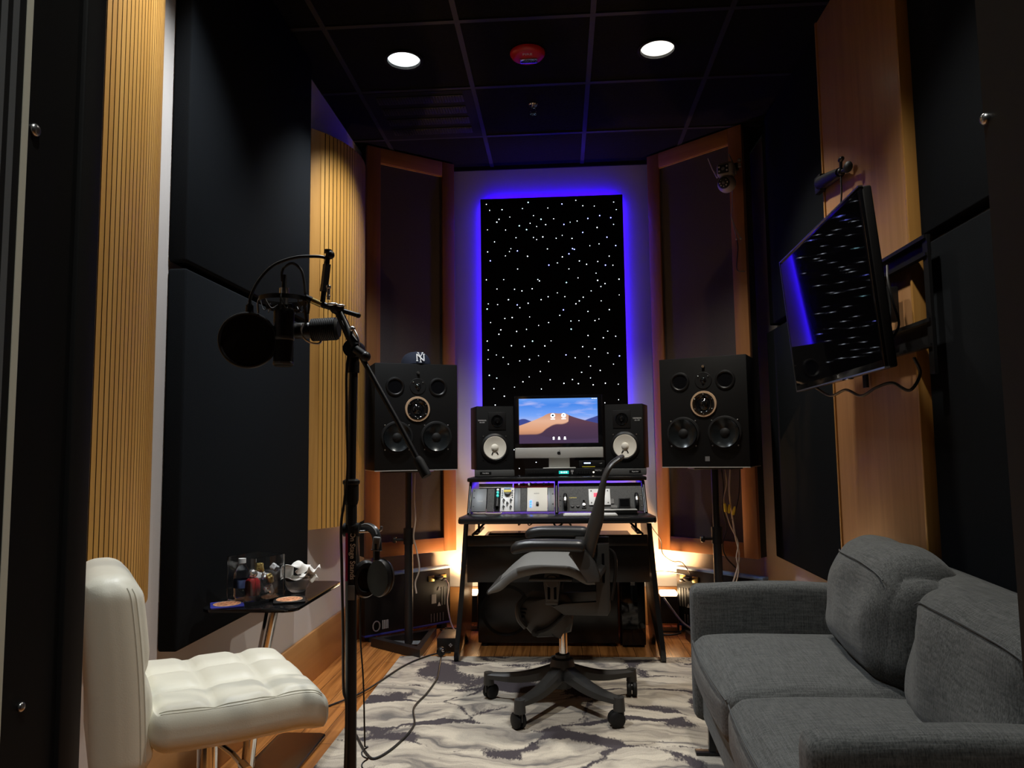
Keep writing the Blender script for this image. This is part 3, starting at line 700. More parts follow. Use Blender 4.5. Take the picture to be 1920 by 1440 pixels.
MB().prism([(-.50, .355), (-.488, .345), (.488, .345), (.50, .355), (.50, .74), (-.50, .74)], .024, M_=T(0, 0, .926), bev=.008).build('monitor_shelf', 'desk', desk)
# black tool-less cable loops hanging below the top
def cable(name, label, pts, r=.003, mat='cable', cat='cable', n=8, parent=None):
    mb = MB(); mb.tube(spline(pts, n), r, n=7); o = mb.build(name, mat, parent)
    if parent is None: tag(o, label, cat)
    return o
cable('hanging_cable', 'thin black cables drooping under the left half of the desktop', [(-.27, 4.45, .7215), (-.275, 4.46, .70), (-.25, 4.47, .67), (-.26, 4.46, .665), (-.235, 4.46, .7215), (-.21, 4.47, .70), (-.20, 4.47, .66), (-.17, 4.46, .68), (-.165, 4.46, .7215)], .0035)
cable('hanging_cable', 'thick black cable bundle drooping under the middle of the desktop', [(-.09, 4.40, .719), (-.06, 4.41, .69), (-.035, 4.42, .655), (0, 4.41, .675), (.01, 4.40, .719), (.03, 4.42, .69), (.05, 4.42, .66)], .006)

# tilted rack face: local x across, z up the slope, -y out of the face
TILT = math.atan2(.123, .168)
def rack(name, label, cat, x, z, group=None):
    """a thing whose origin lies on the sloped rack plane at x (desk coordinates) and slope height z"""
    o = thing(name, label, cat, (DX+x, DY+.266+z*math.sin(TILT), .760+z*math.cos(TILT)), 0, group)
    o.rotation_euler = (-TILT, 0, 0); return o
def face(t, w, h, mat, name='face_plate', th=.006, depth=.08):
    MB().span((0, -th, 0), (w, 0, h), bev=.0012).build(name, mat, t)
    lo = .070 if h > .1 else .004
    MB().span((.002, .0005, lo), (w-.002, depth, h-.002)).build('housing', 'blackm', t, smooth=False)
def knob(t, x, z, r=.008, h=.014, mat='black', y=-.006, cap=None):
    mb = MB(); mb.cyl((x, y, z), (x, y-h, z), r, r*.85, n=16); o = mb.build('knob', mat, t)
    if cap: mb = MB(); mb.cyl((x, y-h, z), (x, y-h-.001, z), r*.55, n=12); mb.build('knob_cap', cap, o)
    return o
def screws(t, pts, r=.0045):
    for x, z in pts:
        mb = MB(); mb.cyl((x, -.006, z), (x, -.0085, z), r, r*.8, n=12); mb.build('screw', 'black', t)
X0 = -.470
t = rack('blank_rack_panel', 'grey blank rack panel with printed logo, far left of the left bay', 'rack unit', X0, .008, 'rack modules in the desk')
face(t, .082, .148, 'darkalu'); screws(t, [(.012, .035), (.012, .09), (.012, .135)])
text('AVEDIS', .009, onfront(.048, -.0063, .065), 'text', t)
t = rack('rack_strip', 'thin silver blank strip along the top of the left bay', 'rack unit', X0+.035, .1615, 'rack modules in the desk')
face(t, .190, .028, 'alu')
t = rack('audio_module', 'narrow charcoal module beside the grey blank panel', 'rack unit', X0+.086, .008, 'rack modules in the desk')
face(t, .040, .148, 'dgrey')
t = rack('patch_module', 'slim black module with teal and white jacks and a black plug', 'rack unit', X0+.128, .008, 'rack modules in the desk')
face(t, .030, .148, 'blackm')
for z, m in ((.135, 'white'), (.118, 'teal'), (.098, 'teal')):
    mb = MB(); mb.cyl((.016, -.006, z), (.016, -.016, z), .007, n=14); mb.build('jack', m, t)
mb = MB(); mb.lathe([(.001, .0), (.010, .0), (.011, .03), (.008, .055), (.001, .056)], 14, M_=T(.016, -.017, .022)); mb.build('plug', 'black', t)
t = rack('mixer_module', 'white module with black arrow knobs and a yellow and blue dial', 'rack unit', X0+.160, .008, 'rack modules in the desk')
face(t, .076, .152, 'white')
mb = MB(); mb.cyl((.039, -.006, .122), (.039, -.024, .122), .021, n=24); d = mb.build('dial', 'grey', t)
mb = MB(); mb.span((.020, -.0255, .128), (.058, -.0242, .142), bev=.001); mb.build('dial_band', 'bluebox', d)
mb = MB(); mb.span((.019, -.0255, .112), (.059, -.0242, .1275), bev=.001); mb.build('dial_band', 'yellow', d)
for x, z in ((.018, .072), (.058, .072), (.038, .052), (.018, .030), (.058, .030)):
    mb = MB(); mb.cyl((x, -.006, z), (x, -.018, z), .0085, .006, n=3); mb.span((x-.002, -.018, z-.018), (x+.002, -.008, z)); mb.build('knob', 'black', t)
for k in range(4):
    for x in (.009, .066):
        mb = MB(); mb.cyl((x, -.006, .09+k*.014), (x, -.010, .09+k*.014), .003, n=8); mb.build('button', 'black', t)
t = rack('audio_module', 'first of two plain grey modules right of the white arrow module', 'rack unit', X0+.238, .008, 'rack modules in the desk'); face(t, .033, .150, 'darkalu')
t = rack('audio_module', 'second of two plain grey modules, touching the cream module', 'rack unit', X0+.272, .008, 'rack modules in the desk'); face(t, .034, .150, 'dgrey')
t = rack('power_module', 'cream module with lit blue buttons and a small black switch', 'rack unit', X0+.308, .008, 'rack modules in the desk')
face(t, .112, .152, 'cream')
for z in (.030, .046, .062):
    mb = MB(); mb.box((.020, -.0075, z), (.012, .004, .011), bev=.002); mb.build('lit_button', 'ledpanel', t)
MB().box((.057, -.010, .045), (.014, .010, .020), bev=.002).build('switch', 'black', t)
text('AUDIO', .009, onfront(.052, -.0063, .113), 'smoke', t)
t = rack('blank_rack_panel', 'dark blank rack panel at the right end of the left bay', 'rack unit', X0+.422, .008, 'rack modules in the desk')
face(t, .036, .150, 'darkalu'); screws(t, [(.028, .045), (.028, .11)])
t = rack('effects_module', 'dark red rack unit with a row of white topped knobs', 'rack unit', X0+.232, .163, 'rack modules in the desk')
face(t, .226, .027, 'redpanel')
for x in (.030, .055, .085, .093, .122, .168, .195): knob(t, x, .012 if x in (.030, .085) else .017, .006, .016, 'white' if x in (.03, .085) else 'black', cap='white')
text('-  - -   -  -', .016, onfront(.07, -.0062, .008), 'text', t)
# right bay
XR0 = .012
t = rack('power_distribution_panel', 'charcoal speckled rack panel with U handles, filling the right bay', 'rack unit', XR0, .006)
face(t, .458, .182, 'dgrey')
for x in (.036, .424):
    mb = MB(); mb.tube(spline([(x, -.005, .012), (x, -.03, .022), (x, -.036, .055), (x, -.03, .088), (x, -.005, .098)], 5), .0105, n=12); h = mb.build('handle', 'black', t)
    mb = MB(); mb.cyl((x, -.034, .045), (x, -.034, .065), .0125, n=16); mb.build('handle_highlight', 'steel', h)  # steel sleeve imitates the silver highlight on the black handle
screws(t, [(.008, .035), (.008, .072), (.008, .098), (.45, .03), (.45, .07), (.45, .1)])
text('FURMAN', .010, onfront(.078, -.0063, .085), 'yellow', t)
for x in (.074, .104):
    mb = MB(); mb.cyl((x, -.006, .030), (x, -.013, .030), .010, .008, n=16); mb.build('jack', 'black', t)
    mb = MB(); mb.cyl((x, -.006, .046), (x, -.009, .046), .003, n=8); mb.build('indicator', 'smoke', t)
mb = MB(); mb.box((.137, -.008, .032), (.024, .006, .034), bev=.002); mb.build('jack_plate', 'black', t)
mb = MB(); mb.cyl((.137, -.010, .034), (.137, -.02, .034), .008, n=16); mb.build('jack', 'steel', t)
mb = MB(); mb.cyl((.137, -.006, .066), (.137, -.02, .066), .005, n=12); mb.build('toggle_switch', 'black', t)
mb = MB(); mb.box((.168+.12, -.008, .058), (.026, .005, .030)); mb.box((.30, -.008, .025), (.034, .004, .018)); mb.build('outlet', 'black', t)
t = rack('meter_panel', 'white square meter panel with a red display in the right bay', 'rack unit', XR0+.165, .040)
t.location.y -= .0010; t.location.z -= .0006
MB().span((0, -.014, 0), (.118, -.0067, .104), bev=.002).build('face_plate', 'white', t)
MB().span((.028, -.0155, .052), (.062, -.0142, .076)).build('display', 'redled', t)
for x, z in ((.014, .09), (.104, .09), (.014, .014), (.104, .014)):
    mb = MB(); mb.cyl((x, -.014, z), (x, -.0165, z), .0035, n=10); mb.build('screw', 'black', t)
t = thing('small_monitor_box', 'small black box with a glassy screen leaning in the right bay', 'audio device', (DX+.365, DY+.212, .7578))
t.rotation_euler = (-.25, 0, 0)
MB().span((-.03, 0, .001), (.03, .035, .085), bev=.003).build('body', 'black', t)
MB().span((-.025, -.0015, .040), (.025, .0, .078)).build('screen', 'blackg', t)

# on the desktop
t = thing('keyboard', 'slim white and silver computer keyboard behind the chair back', 'keyboard', (DX+.175, DY+.105, .7573))
MB().span((-.14, -.05, 0), (.14, .06, .008), bev=.003).build('case', 'alu', t)
for r in range(5):
    MB().span((-.134, -.043+r*.02, .008), (.134, -.026+r*.02, .0105), bev=.001).build('key_row', 'white', t)
t = thing('control_surface', 'long black controller with silver top edge on the desktop right', 'audio device', (DX+.325, DY+.165, .7573))
MB().span((-.10, -.01, .0), (.10, .055, .022), bev=.003).build('body', 'black', t)
MB().span((-.10, -.0115, .0215), (.10, .054, .0255), bev=.001).build('top_edge', 'alu', t)
cable('short_audio_cable', 'short pinkish cable lying at the foot of the left rack bay', [(-.485, 4.105, .763), (-.45, 4.085, .762), (-.42, 4.09, .762), (-.40, 4.075, .761), (-.34, 4.08, .761), (-.33, 4.10, .765)], .0035, 'cablew')
# in the keyboard tray
t = thing('spare_keyboard', 'dark computer keyboard lying in the pull-out tray', 'keyboard', (-.20, 4.12, .6385))
MB().span((-.2, -.06, 0), (.2, .07, .016), bev=.004).build('case', 'blackm', t)
for r in range(5): MB().span((-.19, -.052+r*.023, .016), (.19, -.034+r*.023, .020), bev=.001).build('key_row', 'blackg', t)

# ------------------------------------------------------------------ on the monitor shelf
def nearfield(label, x, y, rz, mir):
    t = thing('nearfield_monitor', label, 'speaker', (x, y, .990), rz, 'white cone nearfield monitors')
    w, h, d = .222, .372, .19; a = w/2
    MB().span((-a, .004, 0), (a, d, h), bev=.003).build('cabinet', 'black', t)
    MB().span((-a, -.002, 0), (a, .006, h), bev=.002).build('baffle', 'blackm', t)
    wx = -.004*mir; wz = .128
    mb = MB(); mb.lathe([(.069, .0), (.082, .0), (.084, .006), (.072, .012), (.069, .010)], 40, M_=T(wx, -.002, wz) @ RX(PI/2), closed=True); mb.build('woofer_frame', 'black', t)
    # cone with dust cap
    mb = MB(); mb.lathe([(.0001, .0004), (.022, .001), (.045, .0055), (.066, .0105), (.069, .0085), (.069, .0001), (.0001, .0001)], 48, M_=T(wx, -.0021, wz) @ RX(PI/2)); c = mb.build('woofer_cone', 'cone', t)
    mb = MB(); mb.lathe([(.0001, .0125), (.010, .0115), (.018, .008), (.022, .0012), (.0001, .001)], 28, M_=T(wx, -.0022, wz) @ RX(PI/2)); mb.build('dust_cap', 'cone', c)
    for sx in (-1, 1):
        mb = MB(); mb.tube([(wx+sx*.011, -.006, wz-.026), (wx+sx*.019, -.008, wz-.040)], .0035); mb.build('lead_terminal', 'black', c)
    tx = .012*mir; tz = .285
    mb = MB(); mb.box((tx, -.004, tz), (.104, .004, .104), bev=.012); tw = mb.build('tweeter_plate', 'black', t)
    mb = MB(); mb.lathe([(.0001, -.008), (.012, -.006), (.017, 0), (.030, .0), (.034, -.004), (.038, 0), (.0001, .001)], 28, M_=T(tx, -.006, tz) @ RX(-PI/2)); mb.build('tweeter_dome', 'blackg', tw)
    for q in range(4):
        for (cx, cz, rr) in ((wx, wz, .096), (tx, tz, .062)):
            an = PI/4+q*PI/2; mb = MB(); mb.cyl((cx+rr*math.cos(an), -.001, cz+rr*math.sin(an)), (cx+rr*math.cos(an), -.0055, cz+rr*math.sin(an)), .0035, n=10); mb.build('screw', 'steel' if q < 2 else 'black', t)
    text('YAMAHA', .0125, onfront(-.078*mir, -.0024, .288), 'text', t)
    text('NS-10M', .009, onfront(-.078*mir, -.0024, .276), 'text', t)
    return t
nearfield('white cone nearfield monitor left of the computer', -.385, 4.385, .30, 1)
nearfield('white cone nearfield monitor right of the computer, behind the chair back', .368, 4.385, -.26, -1)
def pad(label, x, y, rz, s):
    t = thing('isolation_pad', label, 'speaker pad', (x, y, .950), rz, 'charcoal foam pads under the nearfield monitors')
    mb = MB(); mb.span((-.115, -.035, .001), (.115, .20, .0385), bev=.004); mb.build('foam', 'foam', t)
    MB().span((-.085 if s < 0 else .02, -.0365, .016), (-.02 if s < 0 else .085, -.035, .030)).build('name_plate', 'black', t)
    text('Auralex', .012, onfront(-.0525 if s < 0 else .0525, -.0369, .0225), 'text', t)
    return t
pad('charcoal foam pad under the left nearfield monitor', -.39, 4.37, .12, -1)
pad('charcoal foam pad under the right nearfield monitor', .372, 4.37, -.12, 1)

t = thing('rack_processor', 'black rack unit with teal readout under the computer', 'audio device', (.02, 4.36, .950))
MB().span((-.232, 0, 0), (.232, .22, .043), bev=.002).build('case', 'black', t)
MB().span((-.035, -.0015, .012), (.022, 0, .030)).build('display', 'teal', t)
text('8 4 0 0', .013, onfront(-.006, -.002, .021), 'icon', t)
mb = MB(); mb.span((.034, -.002, .022), (.050, 0, .034)); mb.span((.039, -.002, .010), (.045, 0, .022)); mb.build('mark', 'textg', t)
for k in range(10):
    mb = MB(); mb.cyl((-.21+k*.016, 0, .022), (-.21+k*.016, -.008, .022), .0055, n=12); mb.build('knob', 'blackm', t)
for k in range(6):
    mb = MB(); mb.box((.072+k*.014, -.002, .02), (.010, .004, .016)); mb.build('button', 'blackm', t)
mb = MB(); mb.ball((.165, -.002, .020), .004); mb.build('indicator', 'wled', t)
text('MOTU', .013, onfront(.192, -.001, .030), 'text', t)
t = thing('audio_interface', 'black interface with blue lit screen stacked beside the computer foot', 'audio device', (.178, 4.40, .993))
MB().span((-.075, 0, 0), (.075, .19, .044), bev=.003).build('case', 'black', t)
MB().span((-.055, -.0012, .022), (.0, 0, .036)).build('display', 'blackg', t)
MB().span((-.046, -.0022, .026), (-.008, -.0012, .032)).build('readout', 'dispblue', t)
MB().span((-.058, -.0016, .006), (.018, 0, .010)).build('trim_line', 'yellow', t)
text('- uad', .009, onfront(.050, -.001, .028), 'text', t)
t = thing('usb_hub_drive', 'small black drive box behind the interface on the shelf', 'audio device', (.16, 4.50, 1.0385))
MB().span((-.08, 0, 0), (.08, .1, .028), bev=.003).build('case', 'blackm', t)
mb = MB(); mb.tube(spline([(.081, .05, .02), (.100, .03, .012), (.100, .0, -.02), (.100, -.03, -.042)], 6), .003); mb.build('lead', 'cablew', t)

# all-in-one computer
cp = thing('computer', 'silver all-in-one computer showing a dune picture on its screen', 'computer', (-.012, 4.42, .993), .0)
mb = MB(); W2, H0, H1 = .259, .060, .430
mb.span((-W2, -.004, H0+.062), (W2, .010, H1), bev=.003); mb.build('display_housing', 'bezel', cp)
mb = MB(); mb.soft((.516, .03, .36), .012, None, 8, M_=T(0, .022, H0+.185)); mb.build('rear_shell', 'alu', cp)
MB().span((-W2, -.0045, H0), (W2, .010, H0+.063), bev=.0045).build('chin', 'alu', cp)
MB().span((-.233, -.0052, .147), (.231, -.0042, .412)).build('screen', 'screen', cp)
mb = MB(); mb.prism([(-.062, 0), (.062, 0), (.060, .075), (-.060, .075)], .006, M_=T(0, .03, .004) @ RX(PI/2+.12)); mb.build('stand_neck', 'alu', cp)
MB().span((-.095, -.06, 0.0002), (.095, .09, .005), bev=.002).build('stand_foot', 'alu', cp)
# fruit emblem on the chin
lobes = []
for k in range(40):
    a = 2*PI*k/40; r = .0115*(1-.10*abs(math.sin(a))**6); x = r*math.cos(a)*.95; y = r*math.sin(a)
    if math.sin(a) > .85: y -= .0022*(1-abs(math.cos(a))/.53)
    if math.sin(a) < -.85: y += .0012*(1-abs(math.cos(a))/.53)
    d = math.hypot(x-.0135, y-.002)
    if d < .0062: x = .0135-.0062*math.sqrt(max(0, 1-((y-.002)/.0062)**2))
    lobes.append((x, y))
mb = MB(onfront(0, -.0046, H0+.029)); mb.prism(lobes, .0006)
mb.prism([(.0, .0125), (.001, .0160), (.0045, .0185), (.0045, .0155), (.0030, .0130)], .0006)
mb.build('emblem', 'black', cp)
for x, m in ((-.033, 'iconb'), (.031, 'icon')):
    mb = MB(onfront(x, -.0053, .310)); mb.cyl((0, 0, 0), (0, 0, .0005), .0135, n=24); o = mb.build('screen_icon', m, cp)
    MB(onfront(x, -.0053, .290)).box((0, 0, 0), (.026, .004, .0005)).build('icon_caption', 'icon', o)
    mb = MB(onfront(x, -.0058, .311)); 
    if x < 0: mb.ball((0, 0, 0), .006, (1.2, .9, .05), n=10)
    else: mb.ball((0, .002, 0), .0045, (.8, 1.1, .06), n=10)
    mb.build('icon_glyph', 'conedark', o)
for x in (-.030, .002, .036):
    mb = MB(onfront(x, -.0053, .180)); mb.cyl((0, 0, 0), (0, 0, .0005), .0055, n=16); mb.box((0, -.009, .0002), (.014 if x > -.02 else .010, .005, .0005)); mb.build('screen_icon', 'icon', cp)
mb = MB(onfront(.213, -.0053, .4075))
for k in range(3): mb.box((-.012+k*.011, 0, 0), (.006, .003, .0005))
mb.build('menu_marks', 'icon', cp)

# ------------------------------------------------------------------ under the desk
t = thing('subwoofer', 'wide black subwoofer cabinet under the desk', 'speaker', (-.092, 4.31, 0))
MB().span((-.395, 0, .02), (.395, .26, .392), bev=.006).build('cabinet', 'desk', t)
mb = MB(); mb.lathe([(.06, .02), (.12, .004), (.13, -.002), (.142, -.002), (.142, .004), (.06, .024)], 40, M_=T(-.235, -.001, .20) @ RX(-PI/2), closed=True); c = mb.build('driver', 'rubber', t)
mb = MB(); mb.lathe([(.0001, .004), (.04, .01), (.061, .024), (.0001, .024)], 30, M_=T(-.235, -.003, .20) @ RX(-PI/2)); mb.build('dust_cap', 'black', c)
for x in (-.36, .36):
    for y in (.03, .23):
        mb = MB(); mb.cyl((x, y, 0), (x, y, .02), .018, n=14); mb.build('foot', 'rubber', t)
t = thing('computer_tower', 'glossy black computer tower under the right end of the desk', 'computer', (.386, 4.30, 0))
MB().span((-.066, .004, .014), (.066, .30, .385), bev=.008).build('case', 'black', t)
MB().span((-.066, -.004, .014), (.066, .005, .385), bev=.004).build('front_panel', 'blackg', t)
mb = MB(); mb.span((-.012, -.0052, .34), (.012, -.004, .395)); mb.build('badge', 'textg', t)
for x in (-.05, .05):
    for y in (.03, .26): 
        mb = MB(); mb.cyl((x, y, 0), (x, y, .014), .012, n=12); mb.build('foot', 'rubber', t)
# ------------------------------------------------------------------ big monitor loudspeakers
UPL = [(-.585, 4.725), (.635, 4.70)]
def loudspeaker(label, x, y, rz):
    t = thing('loudspeaker', label, 'speaker', (x, y, 1.0), rz, 'large five driver loudspeakers on stands')
    a, d, h = .235, .315, .592
    MB().span((-a, .004, 0), (a, d, h), bev=.004).build('cabinet', 'blackm', t)
    MB().span((-a, -.004, .0), (a, .005, h), bev=.003).build('baffle', 'baffle', t)
    MB().span((-a, -.005, -.004), (a, d, .0005)).build('bottom_edge', 'alu', t)
    F = lambda cx, v: T(cx, -.004, h-v) @ RX(PI/2)
    for cx in (-.122, .122):     # bass reflex ports: flared ring round a dark hole
        mb = MB(); mb.lathe([(.0375, -.012), (.0385, .002), (.044, .0065), (.050, .005), (.0535, .0)], 40, M_=F(cx, .13)); mb.build('port', 'black', t)
        mb = MB(); mb.lathe([(.0001, .0006), (.0372, .0006), (.0372, .0001), (.0001, .0001)], 32, M_=F(cx, .13)); mb.build('port_hole', 'starcloth', t)
    mb = MB(); mb.lathe([(.0001, .003), (.044, .003), (.047, 0), (.0001, 0)], 40, M_=F(.006, .128)); tw = mb.build('tweeter', 'blackm', t)
    mb = MB(); mb.lathe([(.0001, .014), (.007, .012), (.011, .007), (.014, .0045), (.018, .003), (.0001, .003)], 24, M_=F(.006, .128)); mb.build('dome', 'blackg', tw)
    for an in (.7, 2.4): 
        mb = MB(); mb.ball((.006+.036*math.cos(an), -.008, h-.128+.036*math.sin(an)), .0035); mb.build('screw', 'steel', tw)
    mb = MB(); mb.cyl((.008, -.004, h-.052), (.008, -.014, h-.052), .009, .007); mb.build('badge_stud', 'steel', t)
    mb = MB(); mb.lathe([(.058, .001), (.058, .007), (.069, .007), (.071, .001)], 48, M_=F(.004, .255), closed=True); md = mb.build('midrange', 'ring', t)
    mb = MB(); mb.lathe([(.0001, .016), (.014, .013), (.022, .006), (.028, .002), (.042, .0035), (.048, .009), (.059, .009), (.060, .0), (.0001, 0)], 40, M_=F(.004, .255)); mb.build('dome', 'blackg', md)
    for k in range(6):
        an = PI/2+k*PI/3; mb = MB(); mb.ball((.004+.053*math.cos(an), -.0135, h-.255+.053*math.sin(an)), .0032); mb.build('screw', 'steel', md)
    for cx in (-.111, .111):
        mb = MB(); mb.lathe([(.074, .002), (.078, .010), (.086, .009), (.091, .002)], 48, M_=F(cx, .412), closed=True); wf = mb.build('woofer', 'rubber', t)
        mb = MB(); mb.lathe([(.026, -.014), (.050, -.007), (.070, .002), (.0765, .006), (.0765, .002), (.026, -.016)], 48, M_=T(0, -.0165, 0) @ F(cx, .412), closed=True); mb.build('cone', 'conedark', wf)
        mb = MB(); mb.lathe([(.0001, -.003), (.012, -.005), (.022, -.009), (.028, -.015), (.0001, -.016)], 32, M_=T(0, -.0165, 0) @ F(cx, .412)); mb.build('dust_cap', 'rubber', wf)
        for k in range(4):
            an = PI/4+k*PI/2; mb = MB(); mb.ball((cx+.095*math.cos(an), -.005, h-.412+.095*math.sin(an)), .0042); mb.build('screw', 'steel', wf)
    MB().span((.002, -.0056, .030), (.026, -.004, .056)).build('maker_badge', 'grey', t)
    return t
loudspeaker('large black loudspeaker with beige ringed midrange, under the navy cap', -.80, 4.12, math.radians(24))
loudspeaker('large black loudspeaker with beige ringed midrange, right of the desk', .769, 4.08, math.radians(-24))

def spk_stand(label, p, tri, sgn):
    t = thing('speaker_stand', label, 'speaker stand', (p[0], p[1], 0), 0, 'black loudspeaker stands')
    q = [(x-p[0], y-p[1]) for x, y in tri]; c = (sum(x for x, y in q)/3, sum(y for x, y in q)/3)
    inn = [(c[0]+(x-c[0])*.70, c[1]+(y-c[1])*.70) for x, y in q]
    mb = MB()
    for i in range(3):
        j = (i+1) % 3; mb.prism([q[i], q[j], inn[j], inn[i]], .048, M_=T(0, 0, .001), bev=0)
    mb.build('base', 'blackmet', t, smooth=False)
    v = q[0]; mb = MB(); m = V((q[1][0]+q[2][0], q[1][1]+q[2][1]))*.5
    mb.tube([(v[0]*.82, v[1]*.82, .02), (0, 0, .02), (m.x*.92, m.y*.92, .02)], .016, n=4); mb.build('base_spoke', 'blackmet', t)
    mb = MB(); mb.cyl((0, 0, .01), (0, 0, .62), .024); mb.build('lower_tube', 'blackmet', t)
    mb = MB(); mb.cyl((0, 0, .60), (0, 0, .985), .0195); mb.build('upper_tube', 'blackmet', t)
    mb = MB(); mb.cyl((0, 0, .575), (0, 0, .665), .030); mb.build('collar', 'black', t)
    mb = MB(); mb.cyl((-.03, 0, .60), (-.075, -.01, .60), .008); mb.lathe([(.0001, 0), (.016, 0), (.019, .012), (.014, .022), (.0001, .024)], 14, M_=T(-.07, -.01, .60) @ RY(-PI/2)); mb.build('clamp_knob', 'black', t)
    MB().span((-.13, -.11, .985), (.13, .11, .9945), bev=.002).build('top_plate', 'blackmet', t)
    return t
st1 = spk_stand('black triangular based stand under the left loudspeaker', (-.88, 4.29), [(-1.10, 4.30), (-.77, 4.045), (-.765, 4.55)], 1)
st2 = spk_stand('black triangular based stand under the right loudspeaker', (.852, 4.255), [(1.03, 4.21), (.70, 4.50), (.75, 3.99)], -1)

# cap on the left loudspeaker
t = thing('baseball_cap', 'navy baseball cap with a white interlocked NY emblem', 'cap', (-.835, 4.275, 1.593), math.radians(20))
mb = MB()
def crown(u, v):
    a = 2*PI*u; ph = PI/2*v
    r = math.cos(ph)**.75; z = math.sin(ph)
    return V((.088*r*math.cos(a), .098*r*math.sin(a), .086*z**.9 if z > 0 else 0))
mb.grid(crown, 36, 12, wrapu=True); mb.build('crown', 'navy', t)
mb = MB(); mb.ball((0, 0, .086), .006); mb.build('button', 'navy', t)
mb = MB()
bp = [(.078*math.cos(PI+PI*k/16), -.04+.125*math.sin(PI+PI*k/16)) for k in range(17)]
mb.prism(bp+[(.05, -.075), (0, -.095), (-.05, -.075)], .003, M_=T(0, 0, .002)); mb.build('brim', 'navy', t)
X = T(.012, -.0955, .044) @ RX(-.30) @ FRONT
mb = MB(X)
def stroke(a, b, w=.0058, z=0.0):
    a, b = V((*a, z)), V((*b, z)); d = (b-a); L_ = d.length; an = math.atan2(d.y, d.x); c = (a+b)/2
    mb.box((0, 0, 0), (L_, w, .0012), M_=T(*c) @ RZ(an))
for x in (-.020, .020): stroke((x, -.022), (x, .020), .0062)
stroke((-.021, .021), (.021, -.022), .0068, .0006)
for x, z in ((-.020, -.022), (.020, .020)): stroke((x-.006, z), (x+.006, z), .004, .0003)
for s_ in (-1, 1): stroke((s_*.013, .030), (0, .003), .0046, .0012); stroke((s_*.013-.005, .030), (s_*.013+.005, .030), .0036, .0012)
stroke((0, .005), (0, -.030), .0048, .0012); stroke((-.006, -.029), (.006, -.029), .004, .0012)
mb.build('emblem', 'text', t)

# powered cases on the floor behind the stands
def amp(label, x, y, rz, mir):
    t = thing('amplifier_case', label, 'amplifier', (x, y, 0), rz, 'flat black powered cases by the back corners')
    W, z0, z1, d = .60, .035, .372, .055
    MB().span((0, .002, z0), (W, d, z1), bev=.006).build('case', 'black', t)
    MB().span((-.001, -.002, z1-.006), (W+.001, d+.002, z1+.010), bev=.004).build('top_edge', 'bluebox', t)
    MB().span((.0, -.002, z0-.006), (W, d, z0+.006), bev=.003).build('bottom_edge', 'blueglass', t)
    for x_ in (.05, W-.05):
        MB().span((x_-.02, .0, 0), (x_+.02, d, z0)).build('foot', 'rubber', t)
    px = (lambda v: v) if mir > 0 else (lambda v: W-v)
    for q in (.455, .545):
        mb = MB(); mb.box((px(q), -.002, .315), (.042, .008, .036), bev=.002); mb.build('power_inlet', 'gold', t)
    mb = MB(); mb.box((px(.500), -.020, .318), (.05, .034, .022), bev=.006); mb.box((px(.530), -.026, .308), (.035, .024, .018), bev=.005); mb.build('power_plug', 'black', t)
    MB().box((px(.475), .001, .19), (.034, .004, .056)).build('sticker', 'textg', t)
    for q, zz in ((.512, .25), (.512, .155)):
        mb = MB(onfront(px(q), -.001, zz)); mb.prism([(-.012, -.012), (.012, -.012), (0, .012)], .002); mb.build('warning_mark', 'textg', t)
    for q in (.535, .555, .575):
        mb = MB(); mb.box((px(q), .001, .20), (.010, .004, .11)); mb.build('label_block', 'smoke', t)
    for q in range(5):
        mb = MB(); mb.box((px(.455+.022*q), .001, .075), (.004, .004, .05)); mb.build('vent_slot', 'grey', t)
    mb = MB(); 
    ring = [(.0225*math.cos(a*PI/16), .028*math.sin(a*PI/16), 0) for a in range(32)]
    mb.tube(ring, .004, n=6, closed=True, M_=onfront(px(.075), -.001, .085)); mb.build('emblem', 'textg', t)
    for q in range(4):
        MB().box((px(.118+q*.011), .001, .088), (.007, .004, .05)).build('emblem', 'textg', t)
    return t
a1 = amp('flat black powered case with pale blue top edge behind the left stand', -1.155, 4.372, math.radians(42.5), 1)
a2 = amp('flat black powered case with pale blue top edge behind the sofa arm', .69, 4.725, math.radians(-47), -1)

def uplight(label, x, y):
    t = thing('floor_uplight', label, 'lamp', (x, y, 0), 0, 'small floor uplights beside the desk')
    MB().span((-.053, -.045, .05), (.053, .045, .212), bev=.006).build('housing', 'black', t)
    mb = MB()
    for s in (-1, 1): mb.span((s*.054-.005, -.02, 0), (s*.054+.005, .02, .15)); 
    mb.span((-.059, -.05, 0), (.059, .05, .008)); mb.build('bracket', 'blackmet', t)
    MB().span((-.050, -.042, .212), (.050, .042, .236), bev=.008).build('lens', 'uplens', t)
    return t
uplight('small black floor uplight glowing warm, left of the desk', *UPL[0])
uplight('small black floor uplight glowing warm, right of the desk by the sofa', *UPL[1])

t = thing('power_box', 'small black box with a diamond emblem on the floor by the left desk leg', 'power supply', (-.645, 4.19, 0))
MB().span((-.058, 0, .004), (.052, .21, .075), bev=.003).build('case', 'black', t)
mb = MB(onfront(.018, -.0008, .038))
for i, j in ((0, 0), (1, 0), (0, 1), (1, 1)): mb.prism([(-.008+i*.009+p, -.008+j*.009+q) for p, q in ((0, 0), (.007, 0), (.007, .007), (0, .007))], .001, M_=RZ(PI/4))
mb.build('emblem', 'textg', t)
for x in (-.05, .045):
    MB().span((x-.006, .01, 0), (x+.006, .2, .004)).build('foot', 'rubber', t)

